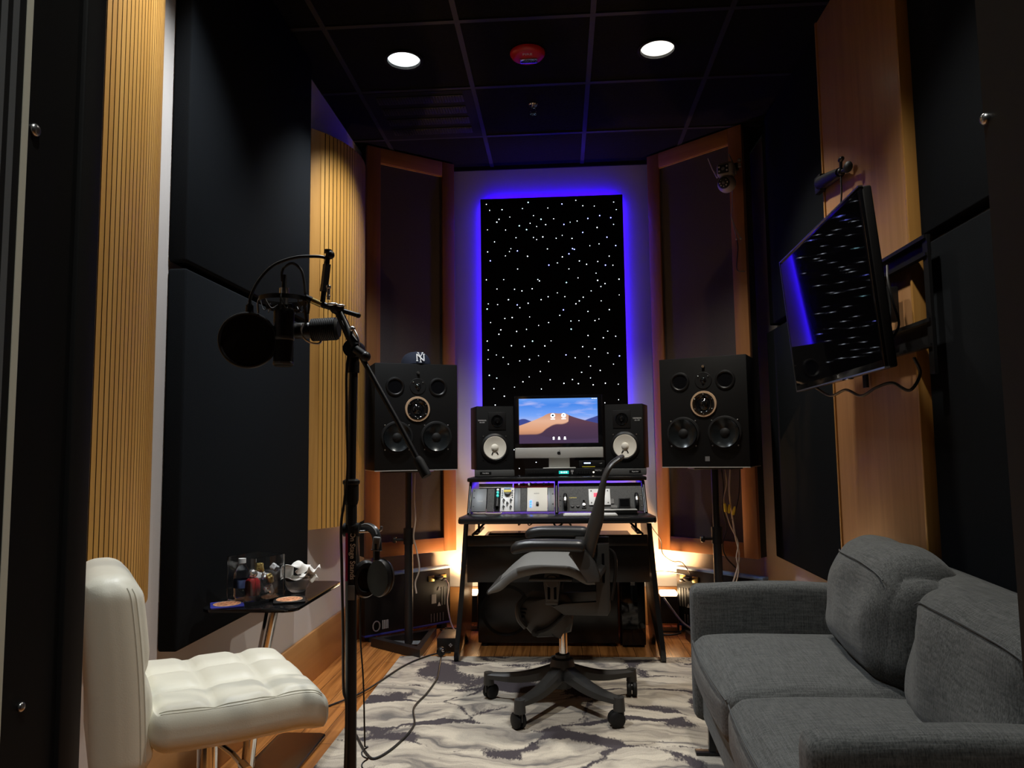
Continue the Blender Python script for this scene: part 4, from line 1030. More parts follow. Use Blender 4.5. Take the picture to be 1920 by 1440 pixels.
# ------------------------------------------------------------------ security camera on the right absorber
t = thing('security_camera', 'grey dome security camera with two antennas on the right absorber frame', 'camera', (1.005, 4.295, 2.60), math.radians(-28))
mb = MB(); mb.span((-.02, .0, .03), (.02, .03, .12), bev=.004); mb.span((-.05, -.01, .10), (.055, .02, .145), bev=.008); mb.build('wall_bracket', 'blackm', t)
mb = MB(); mb.soft((.098, .085, .085), .025, None, 8, M_=T(0, -.055, .09)); mb.build('upper_body', 'camgrey', t)
mb = MB(); mb.span((-.036, -.101, .063), (.024, -.094, .113), bev=.002); lb = mb.build('lens_bar', 'black', t)
for x, r, m in ((-.028, .005, 'text'), (-.006, .010, 'grey'), (.016, .005, 'text')):
    for dz in ((-.012, .012) if r < .008 else (0,)):
        mb = MB(); mb.cyl((x, -.100, .088+dz), (x, -.103, .088+dz), r, n=14); mb.build('lens', m, lb)
mb = MB(); mb.ball((.0, -.055, .012), .052, (1, .95, 1.0), n=24); mb.build('dome', 'camgrey', t)
mb = MB(); mb.lathe([(.0001, .006), (.028, .006), (.033, 0), (.0001, 0)], 28, M_=T(-.004, -.101, .004) @ RX(PI/2+.25)); ey = mb.build('eye', 'black', t)
for k in range(8):
    a = k*PI/4; mb = MB(); mb.ball((-.004+.021*math.cos(a), -.1075, .004+.021*math.sin(a)), .0042, n=8); mb.build('led', 'text', ey)
mb = MB(); mb.ball((-.004, -.107, .004), .010, (1, .5, 1)); mb.build('lens', 'grey', ey)
for s in (-1, 1):
    mb = MB(); mb.tube([(s*.054, -.05, .06), (s*.06-.02, -.05, .12), (s*.06-.042, -.055, .185)], [.006, .0055, .004]); mb.build('antenna', 'camgrey', t)
mb = MB(); mb.cyl((.07, -.03, .105), (.07, -.03, .125), .010); mb.ball((.07, -.03, .145), .011); mb.build('knob', 'camgrey', t)
mb = MB(); mb.tube(spline([(.02, -.02, -.02), (.012, -.005, -.12), (.006, -.004, -.17), (.03, -.004, -.30)], 8), .003); mb.tube(spline([(.006, -.004, -.17), (.03, -.006, -.25), (.05, -.004, -.30)], 8), .003); mb.ball((.03, -.004, -.305), .007); mb.ball((.052, -.004, -.305), .008); mb.build('lead', 'camgrey', t)
mb = MB(); mb.tube(spline([(.03, -.004, -.30), (.035, -.003, -.36), (.025, -.003, -.45), (.03, -.003, -.49), (.07, -.003, -.50)], 8), .0028); mb.build('power_lead', 'cable', t)

# ------------------------------------------------------------------ television
t = thing('television', 'wall mounted flat black television mirroring the star lights', 'television', (.952, 2.715, 1.605)); t.rotation_euler = (.085, 0, -PI/2-.035)
W, H = .465, .277
MB().span((-W, .004, -H), (W, .034, H), bev=.006, seg=3).build('rear_shell', 'black', t)
MB().span((-W, -.004, -H), (W, .006, H), bev=.003).build('bezel', 'bezel', t)
MB().span((-W+.014, -.0050, -H+.024), (W-.014, -.0038, H-.014)).build('screen', 'tvscreen', t)
mb = MB(); mb.span((-W-.001, -.006, H-.003), (W+.001, .008, H+.001)); mb.span((-W-.001, -.006, -H-.001), (W+.001, .010, -H+.004)); mb.span((-W-.001, -.006, -H), (-W+.003, .008, H)); mb.build('silver_edge', 'steel', t)
text('LG', .015, onfront(.06, -.0052, -H+.014), 'textg', t)
MB().span((.10, -.008, -H-.006), (.16, .012, -H+.001), bev=.003).build('power_light_bar', 'chrome', t)
MB().span((-.25, .034, -.20), (.25, .062, .16), bev=.01).build('rear_housing', 'black', t)
for x in (-.12, .12): MB().span((x-.018, .062, -.20), (x+.018, .074, .2), bev=.002).build('mount_rail', 'blackmet', t)
t = thing('television_mount', 'black folding wall mount arm between pilaster and television', 'wall mount', (XR-.0955, 2.70, 1.58))
mb = MB()
for z, q in ((.145, .034), (-.13, .045)): mb.span((-.004, -.33, z-q), (.0, .22, z+q)); mb.span((-.020, -.33, z+q-.012), (-.004, .22, z+q)); mb.span((-.020, -.33, z-q), (-.004, .22, z-q+.01))
for y in (-.32, .20): mb.span((-.014, y-.016, -.26), (-.0042, y+.016, .178))
mb.build('wall_plate', 'blackmet', t)
for s in (-1, 1): 
    mb = MB(); mb.span((-.104, s*.10-.02, -.06), (-.012, s*.10+.02, .06), bev=.004); mb.build('arm', 'blackmet', t)
mb = MB(); mb.span((-.112, -.16, -.045), (-.1045, .16, .055), bev=.003); mb.build('cross_bar', 'blackmet', t)
cable('television_cable', 'thin black cables drooping below the television', [(1.0, 3.0, 1.335), (1.01, 2.86, 1.29), (1.015, 2.72, 1.30), (1.02, 2.60, 1.27), (1.03, 2.50, 1.29), (1.06, 2.45, 1.30), (1.08, 2.38, 1.27), (1.11, 2.37, 1.32), (1.09, 2.36, 1.37)], .005)
cable('television_cable', 'thin black cable looping down behind the television edge', [(1.10, 2.53, 1.70), (1.07, 2.46, 1.63), (1.08, 2.45, 1.55), (1.10, 2.47, 1.49), (1.08, 2.49, 1.45), (1.09, 2.50, 1.55), (1.085, 2.50, 1.64)], .004)
# clamp arm on the pilaster
t = thing('clamp_arm', 'small black clamp arm with ball joint on the pilaster above the television', 'clamp mount', (XR-.093, 3.262, 2.25))
mb = MB(); mb.span((-.03, -.04, -.045), (-.005, .03, .03), bev=.004); mb.build('jaw', 'black', t)
mb = MB(); mb.tube([(-.018, -.02, -.008), (-.022, -.14, -.028), (-.026, -.26, -.050)], [.030, .027, .020], n=10); mb.build('arm', 'black', t)
mb = MB(); mb.ball((-.027, -.275, -.053), .016); mb.tube([(-.027, -.275, -.053), (-.03, -.36, -.070)], .008); mb.build('ball_joint', 'black', t)
mb = MB(); mb.ball((-.035, -.30, -.012), .022, (.5, 1, .45)); mb.tube([(-.03, -.28, -.045), (-.034, -.295, -.015)], .006); mb.build('locking_knob', 'black', t)
mb = MB(); mb.lathe([(.0001, 0), (.020, .003), (.023, .008), (.010, .014), (.0001, .014)], 20, M_=T(-.03, -.365, -.070) @ RZ(-1.1) @ RX(PI/2)); mb.build('end_plate', 'black', t)
mb = MB(); mb.tube(spline([(-.027, -.27, -.065), (-.035, -.28, -.17), (-.06, -.285, -.29), (-.10, -.29, -.345)], 8), .0035); mb.build('lead', 'cable', t)

# ------------------------------------------------------------------ loose wiring in the corners
cable('speaker_wire', 'pale wires hanging down the left loudspeaker stand', [(-.845, 4.30, .975), (-.842, 4.27, .84), (-.835, 4.26, .72), (-.845, 4.255, .62), (-.83, 4.26, .55), (-.815, 4.27, .44), (-.84, 4.28, .36), (-.835, 4.285, .30)], .0045, 'cablew')
cable('speaker_wire', 'brown wires hanging from the right loudspeaker, nearest the stand pole', [(.90, 4.30, .98), (.905, 4.29, .88), (.895, 4.28, .77), (.91, 4.27, .66), (.885, 4.27, .57), (.90, 4.28, .50), (.95, 4.27, .44)], .004, 'cable')
cable('speaker_wire', 'pale twisted wire bundle ending in frayed tips below the right loudspeaker', [(.945, 4.285, .98), (.935, 4.28, .86), (.945, 4.27, .70), (.955, 4.26, .60), (.97, 4.26, .52), (.955, 4.25, .44), (.925, 4.24, .36), (.915, 4.24, .31)], .0045, 'cablew')
cable('speaker_wire', 'second pale wire strand twisting beside the frayed bundle below the right loudspeaker', [(.915, 4.285, .98), (.92, 4.28, .90), (.90, 4.275, .80), (.925, 4.262, .68), (.965, 4.255, .58), (.952, 4.25, .50), (.96, 4.245, .43), (.935, 4.235, .35), (.90, 4.24, .30)], .0035, 'cablew')
cable('speaker_wire', 'thin black wire from the right loudspeaker across the absorber stile', [(1.00, 4.30, .98), (.995, 4.31, .86), (.975, 4.29, .78), (.94, 4.27, .70)], .003)
for k, (x, z, lab) in enumerate(((.905, .745, 'yellow plug nearest the right stand pole'), (.922, .738, 'yellow plug in the middle of the wire tangle'), (.945, .728, 'yellow plug farthest from the right stand pole'))):
    mb = MB(); mb.lathe([(.0001, 0), (.007, .002), (.008, .03), (.005, .05), (.0001, .052)], 12, M_=T(x, 4.262, z) @ RX(.25) @ RY(.15*k-.1))
    tag(mb.build('wire_plug', 'yellow'), lab+' under the right loudspeaker', 'plug', 'yellow plugs')
cable('loose_cable', 'pale power cord curling from the left case to the floor', [(-.735, 4.715, .305), (-.715, 4.70, .27), (-.72, 4.68, .19), (-.71, 4.66, .12), (-.68, 4.62, .04), (-.64, 4.58, .012), (-.61, 4.60, .010), (-.60, 4.66, .010)], .0045, 'cablew')
cable('loose_cable', 'black cord coiled on the floor between left case and desk', [(-.76, 4.66, .012), (-.70, 4.60, .010), (-.64, 4.57, .022), (-.62, 4.62, .022), (-.66, 4.66, .018), (-.72, 4.64, .026), (-.70, 4.58, .030), (-.63, 4.55, .030), (-.60, 4.58, .022), (-.575, 4.62, .010)], .0055)
cable('loose_cable', 'thick grey cord sloping from the right uplight to the floor', [(.60, 4.64, .205), (.64, 4.58, .15), (.69, 4.50, .09), (.76, 4.42, .06), (.86, 4.37, .06)], .006, 'grey')
cable('loose_cable', 'black cords lying on the floor below the right uplight', [(.56, 4.56, .010), (.62, 4.55, .010), (.68, 4.58, .012), (.70, 4.64, .012), (.75, 4.66, .012)], .0055)
cable('loose_cable', 'thin black cord drooping from desk edge to the right case top', [(.487, 4.30, .70), (.52, 4.40, .64), (.58, 4.55, .56), (.60, 4.62, .47), (.66, 4.66, .42), (.72, 4.67, .41), (.76, 4.62, .35)], .003)
cable('loose_cable', 'thin black cord running level into the right case plug', [(.49, 4.62, .33), (.55, 4.66, .355), (.62, 4.68, .355), (.70, 4.675, .345), (.76, 4.625, .335)], .0035)
# ------------------------------------------------------------------ mesh office chair, seen from its side
ch = thing('office_chair', 'black and grey mesh office chair turned sideways on the rug', 'chair', (-.012, 3.33, .0078), -.06)
AZ = [math.radians(a) for a in (-117, -45, 27, 99, 171)]
mb = MB(); mb.lathe([(.0001, .075), (.040, .075), (.052, .10), (.055, .165), (.046, .195), (.030, .20), (.030, .212), (.0001, .212)], 32); mb.build('hub', 'chairframe', ch)
for a in AZ:
    c, s = math.cos(a), math.sin(a); mb = MB()
    pts, sec = [], []
    N = 12
    def sect(t):
        r = .03+.305*t; top = .178-.062*t-.018*math.sin(PI*t); th = .058*(1-t)+.026*t; w = .034*(1-t)+.022*t
        return r, top, th, w
    vs, fs = [], []
    for i in range(N+1):
        r, top, th, w = sect(i/N)
        for dx, dz in ((-w, -th), (-w*1.02, -th*.35), (-w*.7, -.004), (0, 0), (w*.7, -.004), (w*1.02, -th*.35), (w, -th)):
            vs.append((r*c-dx*s, r*s+dx*c, top+dz))
    for i in range(N):
        for k in range(7):
            k2 = (k+1) % 7; fs.append((i*7+k, i*7+k2, (i+1)*7+k2, (i+1)*7+k))
    fs += [tuple(range(7)), tuple(range(N*7, N*7+7))[::-1]]
    mb._add(vs, fs, 0, None)
    mb.cyl((.335*c, .335*s, .062), (.335*c, .335*s, .114), .024, .021, n=20)
    mb.build('base_leg', 'chairframe', ch)
    # twin wheel caster
    A = a+1.1; mb = MB(T(.335*c, .335*s, 0) @ RZ(A))
    for q in (-1, 1): mb.lathe([(.0001, -.010), (.026, -.010), (.0315, -.006), (.0315, .006), (.026, .010), (.0001, .010)], 28, M_=T(-.012, q*.0125, .0318) @ RX(PI/2))
    cs = mb.build('caster', 'rubber', ch)
    mb = MB(T(.335*c, .335*s, 0) @ RZ(A)); mb.prism([(.012*0-.026, .0), (.02, 0), (.02, .034), (.0, .04), (-.03, .02)], .006, M_=T(0, .003, .030) @ RX(PI/2)); mb.cyl((0, 0, .05), (0, 0, .066), .012); mb.build('caster_hood', 'chairframe', cs)
mb = MB(); mb.cyl((.006, 0, .20), (.006, 0, .33), .0185, n=24); mb.build('gas_cylinder', 'chrome', ch)
mb = MB(); mb.cyl((.006, 0, .20), (.006, 0, .216), .027, n=24); mb.build('cylinder_collar', 'rubber', ch)
# tilt housing, rounded belly below the seat
pr = [(-.185, .395), (-.165, .355), (-.13, .315), (-.10, .296), (-.03, .300), (-.01, .318), (.045, .322), (.052, .372), (.056, .415), (.02, .452), (-.06, .462), (-.13, .468), (-.165, .448), (-.186, .42)]
YZ = Matrix(((1, 0, 0, 0), (0, 0, 1, 0), (0, 1, 0, 0), (0, 0, 0, 1)))
mb = MB(); mb.prism(pr, .17, bev=.022, M_=T(0, -.085, 0) @ YZ); mb.build('tilt_housing', 'chairframe', ch)
mb = MB(); mb.tube(spline([(.04, -.095, .425), (.0, -.104, .385), (-.05, -.106, .345), (-.105, -.102, .325)], 6), .0085); mb.lathe([(.0001, 0), (.014, 0), (.016, .008), (.0001, .012)], 18, M_=T(-.105, -.098, .325) @ RX(PI/2)); mb.build('tilt_lever', 'black', ch)
mb = MB(); mb.tube(spline([(-.15, -.06, .465), (-.178, -.098, .43), (-.172, -.104, .38), (-.145, -.10, .345)], 6), .012); mb.build('tension_lever', 'chairframe', ch)
for k in range(3):
    mb = MB(); mb.box((-.165+.004*k, -.09, .385+.016*k), (.03, .012, .008), bev=.003); mb.build('knob_ridge', 'rubber', ch)
# links between seat, housing and spine
mb = MB()
for y in (-.175, .175):
    mb.prism([(-.052, .47), (.0, .47), (.012, .56), (.004, .592), (-.052, .592), (-.062, .56)], .022, bev=.004, M_=T(0, y-.011, 0) @ YZ)
    mb.lathe([(.0001, -.016), (.024, -.016), (.030, -.010), (.030, .010), (.024, .016), (.0001, .016)], 24, M_=T(-.024, y, .552) @ RX(PI/2))
    mb.box((-.028, y*.75, .468), (.055, .10, .03), bev=.008)
mb.box((-.03, 0, .458), (.04, .30, .016), bev=.005); mb.build('seat_bracket', 'chairframe', ch)
for y in (-.188, .188):
    mb = MB(); mb.box((-.038, y, .505), (.011, .004, .05), bev=.002); mb.box((-.012, y, .505), (.011, .004, .05), bev=.002); mb.build('bracket_slot', 'starcloth', ch)
mb = MB()
for y in (-.12, .12):
    mb.prism([(-.04, .445), (.02, .405), (.20, .405), (.213, .43), (.213, .70), (.16, .70), (.16, .455), (.02, .452)], .03, bev=.006, M_=T(0, y-.015, 0) @ YZ)
mb.box((.188, 0, .44), (.04, .23, .05), bev=.008); mb.box((.188, 0, .62), (.036, .23, .05), bev=.008)
mb.build('spine', 'chairframe', ch)
for y in (-.137,): 
    mb = MB(); mb.box((.187, y, .60), (.010, .006, .12), bev=.002); mb.build('spine_slot', 'starcloth', ch)
mb = MB(); mb.tube(spline([(.175, -.10, .69), (.232, -.135, .66), (.236, -.14, .58), (.218, -.135, .47)], 6), .007); mb.build('lumbar_strap', 'black', ch)
# seat: curved rim and suspended mesh
up = spline([(-.292, 0, .512), (-.24, 0, .562), (-.18, 0, .606), (-.12, 0, .623), (-.04, 0, .626), (.065, 0, .617), (.12, 0, .585), (.15, 0, .562)], 5)
lo = spline([(-.288, 0, .500), (-.225, 0, .520), (-.18, 0, .560), (-.12, 0, .580), (-.036, 0, .592), (.04, 0, .583), (.11, 0, .548), (.155, 0, .545)], 5)
HW = .225
def seat_w(i): t = i/(len(up)-1); return HW-.035*(1-min(1, t*4))**2-.02*max(0, t-.8)*5
for s in (-1, 1):
    mb = MB(); vs, fs = [], []; n = len(up)
    for i in range(n):
        w = seat_w(i); c = (up[i]+lo[i])/2; h = (up[i]-lo[i]).length/2
        for k in range(10):
            a = 2*PI*k/10; vs.append((c.x, s*(w+.012*math.cos(a)), c.z+h*math.sin(a)))
    for i in range(n-1):
        for k in range(10): fs.append((i*10+k, i*10+(k+1) % 10, (i+1)*10+(k+1) % 10, (i+1)*10+k))
    fs += [tuple(range(10)), tuple(range((n-1)*10, n*10))]
    mb._add(vs, fs, 0, None); mb.build('seat_rim', 'chairmesh', ch)
mb = MB(); n = len(up)
def pell(u, v):
    f = u*(n-1); i = min(n-2, int(f)); p = up[i].lerp(up[i+1], f-i); w = seat_w(f)
    y = (2*v-1)*w; return V((p.x, y, p.z-.010*(1-(2*v-1)**2)-.004))
mb.grid(pell, 36, 15); mb.build('seat_mesh', 'chairmesh', ch)
mb = MB(); mb.tube([(-.288, y, .505) for y in (-.19, -.1, 0, .1, .19)], .010); mb.tube([(.152, y, .553) for y in (-.2, -.1, 0, .1, .2)], .011); mb.box((-.03, 0, .56), (.18, .40, .012), bev=.004); mb.build('seat_crossbar', 'chairframe', ch)
# armrests
for s in (-1, 1):
    mb = MB()
    def padfn(p, u, v, w):
        q = p.copy(); q.z += -.012*max(0, -u-.55)*2 - .004*u*u; q.y *= 1-.12*max(0, -u); return q
    mb.soft((.30, .088, .046), .021, padfn, 12, M_=T(-.032, s*.265, .710)); ap = mb.build('arm_pad', 'armpad', ch)
    mb = MB(); mb.prism([(.06, .690), (.118, .690), (.155, .640), (.172, .60), (.172, .565), (.12, .560), (.10, .60), (.078, .635), (.05, .67)], .05, bev=.010, M_=T(0, s*.245-.025, 0) @ YZ)
    mb.tube([(.16, s*.245, .585), (.185, s*.12, .60)], .018); mb.build('arm_support', 'chairframe', ch)
# backrest: S shaped frame and mesh
Lp = spline([(.100, 0, .655), (.108, 0, .716), (.134, 0, .798), (.166, 0, .897), (.190, 0, .975), (.222, 0, 1.03), (.262, 0, 1.060)], 5)
Rp = spline([(.150, 0, .655), (.168, 0, .725), (.194, 0, .810), (.200, 0, .896), (.212, 0, .972), (.240, 0, 1.025), (.272, 0, 1.050)], 5)
nb = len(Lp)
def bw(t): return .215+.045*math.sin(PI*min(1, t*1.15)*.62)-.05*max(0, t-.8)*5*.6
for s in (-1, 1):
    mb = MB(); vs, fs = [], []
    for i in range(nb):
        t = i/(nb-1); c = (Lp[i]+Rp[i])/2; d = (Rp[i]-Lp[i]); h = max(.008, d.length/2); d.normalize(); w = bw(t)
        for k in range(12):
            a = 2*PI*k/12; q = c+d*h*math.cos(a); vs.append((q.x, s*(w+.014*math.sin(a)), q.z))
    for i in range(nb-1):
        for k in range(12): fs.append((i*12+k, i*12+(k+1) % 12, (i+1)*12+(k+1) % 12, (i+1)*12+k))
    fs += [tuple(range(12)), tuple(range((nb-1)*12, nb*12))]
    mb._add(vs, fs, 0, None); mb.build('back_frame', 'chairframe', ch)
mb = MB(); e = (Lp[-1]+Rp[-1])/2; w = bw(1)
mb.tube(spline([(e.x-.003, -w, e.z-.004), (e.x+.010, -w*.5, e.z+.004), (e.x+.013, 0, e.z+.006), (e.x+.010, w*.5, e.z+.004), (e.x-.003, w, e.z-.004)], 6), .009)
b0 = (Lp[0]+Rp[0])/2; mb.tube([(b0.x, -bw(0), b0.z), (b0.x+.02, 0, b0.z-.005), (b0.x, bw(0), b0.z)], .014); mb.build('back_rail', 'chairframe', ch)
mb = MB()
def bm_(u, v):
    f = u*(nb-1); i = min(nb-2, int(f)); p = ((Lp[i]+Rp[i])/2).lerp((Lp[i+1]+Rp[i+1])/2, f-i)
    y = (2*v-1)*bw(u); return V((p.x+.006*(1-(2*v-1)**2), y, p.z))
mb.grid(bm_, 30, 15); mb.build('back_mesh', 'chairmesh', ch)
# ------------------------------------------------------------------ ivory leather swivel chair
FA = math.radians(35)
wc = thing('lounge_chair', 'ivory tufted leather swivel chair with low back by the left diffuser', 'chair', (-.808, 1.700, 0), FA)
SW, SD, SZ = .45, .44, .60          # local x = forwards, y = left
mb = MB()
def tuft(p, u, v, w):
    q = p.copy()
    if w > 0:
        fu = abs(math.sin(PI*1.5*(u+1))); fv = abs(math.sin(PI*1.5*(v+1)))
        edge = min(1, (1-abs(u))*7)*min(1, (1-abs(v))*7)
        q.z += w*(.016*(min(1, fu*1.5)**.6*min(1, fv*1.5)**.6-1)*edge+.010*(1-u*u)*(1-v*v))
    q.z -= .022*max(0, u-.55)**2*4.0       # waterfall front
    q.z += .010*max(0, -u)**2
    q.y *= 1-.05*max(0, u)
    return q
mb.soft((SD-.075, SW, .092), .040, tuft, 54, M_=T(.0375, 0, SZ-.046)); st = mb.build('seat', 'leather', wc, ang=60)
SOFT = lambda size, r, fn: (lambda u, v, w: softpt(size, r, fn, u, v, w))
sm_ = SOFT((SD-.075, SW, .092), .040, tuft)
for vv in (.925, .975):
    mb = MB(T(.0375, 0, SZ-.046)); mb.tube([sm_(-.92+1.86*i/50, -vv, 1)+V((0, 0, .0006)) for i in range(51)], .0012, n=6); mb.build('seat_seam', 'stitch', st)
# backrest: leans back a little, tall rounded slab
mb = MB()
def backfn(p, u, v, w):
    q = p.copy()
    if u > 0:
        fv = abs(math.sin(PI*1.5*(v+1))); fw = abs(math.sin(PI*1.0*(w+1)))
        q.x += .012*(min(1, fv*1.6)**.6*min(1, fw*1.6)**.6-1)*min(1, (1-abs(v))*6)*min(1, (1-abs(w))*6)
    t = (w+1)/2
    q.x -= .032*t*t
    return q
mb.soft((.112, .372, .40), .050, backfn, 40, M_=T(-SD/2+.034, -.037, .670)); bk = mb.build('backrest', 'leather', wc, ang=60)
sb_ = SOFT((.112, .372, .40), .050, backfn)
for uu in (.62, .92):
    mb = MB(T(-SD/2+.034, -.037, .670)); mb.tube([sb_(uu, -1, -.80+1.72*i/40)+V((0, -.0006, 0)) for i in range(41)], .0012, n=6); mb.build('back_seam', 'stitch', bk)
mb = MB(); mb.box((0, 0, .488), (.20, .20, .012), bev=.004); mb.build('seat_plate', 'black', wc)
mb = MB(); mb.cyl((0, 0, .03), (0, 0, .49), .022); mb.lathe([(.0001, .30), (.034, .30), (.036, .34), (.03, .36), (.0001, .36)], 24); mb.build('column', 'chrome', wc)
mb = MB(); mb.tube([(.0, -.02, .472), (.03, -.12, .462), (.04, -.18, .455)], .006); mb.cyl((.04, -.175, .456), (.045, -.205, .452), .010); mb.build('lift_lever', 'chrome', wc)
mb = MB(); mb.lathe([(.0001, .001), (.165, .001), (.170, .007), (.155, .016), (.05, .028), (.03, .05), (.0001, .05)], 48); mb.build('base', 'chrome', wc)

# ------------------------------------------------------------------ glass side table
TX, TY, TZ = -.985, 2.565, .62
tb = thing('side_table', 'black glass side table on a slanting chrome post beside the ivory chair', 'table', (TX, TY, 0))
def rrect(x0, y0, x1, y1, r, n=5):
    o = []
    for cx, cy, a in ((x1-r, y1-r, 0), (x0+r, y1-r, PI/2), (x0+r, y0+r, PI), (x1-r, y0+r, 3*PI/2)):
        for k in range(n+1): o.append((cx+r*math.cos(a+PI/2*k/n), cy+r*math.sin(a+PI/2*k/n)))
    return o
MB().prism(rrect(-.150, -.255, .155, .255, .035), .010, M_=T(0, 0, TZ-.010), bev=.002).build('tabletop', 'blackg', tb)
MB().prism(rrect(-.135, -.37, .055, .405, .03), .008, M_=T(0, 0, .004), bev=.002).build('base_plate', 'blackg', tb)
mb = MB(); mb.tube(spline([(-.0, -.02, TZ-.012), (-.005, -.03, TZ-.05), (-.05, -.05, .28), (-.065, -.07, .05), (-.055, -.09, .016)], 8), .0215, n=16); mb.build('post', 'chrome', tb)
mb = MB(); mb.cyl((0, -.02, TZ-.018), (0, -.02, TZ-.0105), .05, n=28); mb.build('top_flange', 'chrome', tb)
mb = MB(); mb.box((.01, -.25, .026), (.05, .07, .026), bev=.006); mb.build('clamp_block', 'chrome', tb)
mb = MB(); mb.cyl((.02, -.18, .032), (.035, -.13, .032), .022); mb.build('caster', 'rubber', tb)

# glass cube vase with odds and ends
VX, VY, VR = -1.013, 2.455, math.radians(-24)
vs_ = thing('glass_vase', 'square clear glass vase full of small items on the side table', 'vase', (VX, VY, TZ), VR)
mb = MB(); a, h, w = .066, .146, .005
out = rrect(-a, -a, a, a, .006, 2); inn = rrect(-a+w, -a+w, a-w, a-w, .004, 2)
n = len(out); vv = [(x, y, 0.0006) for x, y in out]+[(x, y, h) for x, y in out]+[(x, y, h) for x, y in inn]+[(x, y, .010) for x, y in inn]
fs = [tuple(range(n))[::-1]]
for lv in range(3):
    for i in range(n): j = (i+1) % n; fs.append((lv*n+i, lv*n+j, (lv+1)*n+j, (lv+1)*n+i))
fs.append(tuple(range(3*n, 4*n))); mb._add(vv, fs, 0, None); mb.build('vase_wall', 'glass', vs_, ang=30)
def invase(x, y): c, s = math.cos(VR), math.sin(VR); return (VX+x*c-y*s, VY+x*s+y*c)
bx, by = invase(-.032, -.030)
t = thing('water_bottle', 'small clear water bottle with blue label inside the glass vase', 'bottle', (bx, by, TZ+.0108))
mb = MB(); mb.lathe([(.0001, 0), (.022, 0), (.025, .006), (.0235, .02), (.025, .03), (.025, .075), (.022, .09), (.011, .108), (.010, .118), (.0001, .118)], 28); mb.build('body', 'pet', t)
mb = MB(); mb.cyl((0, 0, .034), (0, 0, .060), .0256, n=28, cap=False); mb.build('label', 'label', t)
mb = MB(); mb.cyl((0, 0, .112), (0, 0, .127), .012, n=20); mb.build('cap', 'white', t)
bx, by = invase(.022, -.036)
t = thing('candle_jar', 'dark red wrapped jar in the front corner of the vase', 'jar', (bx, by, TZ+.0108))
mb = MB(); mb.lathe([(.0001, 0), (.020, 0), (.022, .004), (.022, .014), (.0001, .014)], 24); mb.build('base', 'cream', t)
mb = MB(); mb.lathe([(.0001, .014), (.022, .014), (.0235, .03), (.022, .058), (.014, .068), (.0001, .07)], 24); mb.build('body', 'redglass', t)
mb = MB(); mb.ball((0, 0, .082), .014, (1, .9, 1)); mb.build('lid', 'foil', t)
def wrapper(x, y, z, r, mat, label, sd):
    px, py = invase(x, y); random.seed(sd)
    mb = MB(); mb.soft((r*2, r*1.6, r*1.3), r*.5, lambda p, u, v, w: p*(1+.35*noise.noise(p*90+V((sd, 0, 0)))), 6)
    o = mb.build('sweet_wrapper', mat, ang=10, loc=(px, py, z)); tag(o, label, 'wrapper', 'crumpled wrappers in the vase'); o.rotation_euler = (sd, sd*1.3, sd*.7)
wrapper(.030, .024, TZ+.030, .018, 'foil', 'crumpled silver wrapper low in the right back corner of the vase', 1)
wrapper(-.026, .034, TZ+.030, .018, 'black', 'crumpled black wrapper at the back bottom of the vase', 2)
wrapper(.006, .034, TZ+.066, .020, 'foil', 'crumpled silver wrapper in the middle of the vase behind the jar', 3)
wrapper(.040, .018, TZ+.070, .015, 'gold', 'crumpled gold wrapper beside the right wall of the vase', 4)
wrapper(-.028, .036, TZ+.070, .020, 'white', 'crumpled white wrapper behind the bottle in the vase', 5)
wrapper(.018, -.004, TZ+.108, .015, 'gold', 'crumpled gold wrapper on top above the red jar', 6)
wrapper(.040, .040, TZ+.102, .016, 'white', 'crumpled white wrapper on top in the right back corner of the vase', 7)
def coaster(label, x, y, rz, edge):
    t = thing('coaster', label, 'coaster', (x, y, TZ), rz, 'square coasters on the side table')
    MB().prism(rrect(-.05, -.05, .05, .05, .008, 3), .005, M_=T(0, 0, .0005), bev=.001).build('tile', edge, t)
    mb = MB(); mb.cyl((0, 0, .0055), (0, 0, .0062), .041, n=36); p = mb.build('print', 'copper', t)
    mb = MB(); mb.tube([(.041*math.cos(k*PI/20), .041*math.sin(k*PI/20), .0062) for k in range(40)], .0012, n=5, closed=True); mb.build('print_rim', 'ring', p)
coaster('cobalt blue coaster with copper print at the left corner of the side table', -1.070, 2.365, .45, 'blueglass')
coaster('black coaster with copper print in front of the glass bowl', -.895, 2.44, .35, 'black')
t = thing('glass_bowl', 'small frosted glass bowl holding white tissues on the side table', 'bowl', (-.925, 2.60, TZ))
mb = MB(); mb.lathe([(.0001, .001), (.022, .001), (.034, .010), (.043, .03), (.046, .042), (.043, .042), (.040, .03), (.030, .012), (.0001, .007)], 32); mb.build('bowl_wall', 'bowl', t)
def tissue(label, pts, wdt, loc):
    mb = MB(); P = spline(pts, 6)
    def fn(u, v):
        f = u*(len(P)-1); i = min(len(P)-2, int(f)); p = P[i].lerp(P[i+1], f-i)
        return V((p.x+(v-.5)*wdt*.5, p.y+(v-.5)*wdt, p.z+.008*math.sin(7*v+9*u)))
    mb.grid(fn, 24, 9); o = mb.build('tissue', 'tissue', loc=loc); md = o.modifiers.new('s', 'SOLIDIFY'); md.thickness = .0012
    tag(o, label, 'tissue', 'white tissues in the bowl')
tissue('curled white tissue standing up in the glass bowl', [(-.03, 0, .045), (-.025, 0, .085), (.005, 0, .10), (.03, 0, .092), (.032, 0, .075), (.02, 0, .070)], .05, (-.93, 2.59, TZ))
tissue('white tissue trailing over the right rim of the bowl', [(-.01, .02, .05), (.015, .01, .052), (.045, 0, .065), (.062, -.005, .085), (.07, -.01, .078)], .045, (-.925, 2.59, TZ))
tissue('flat white tissue lying low across the bowl', [(-.035, .0, .046), (0, 0, .05), (.04, .01, .055), (.062, .012, .042)], .04, (-.925, 2.58, TZ))
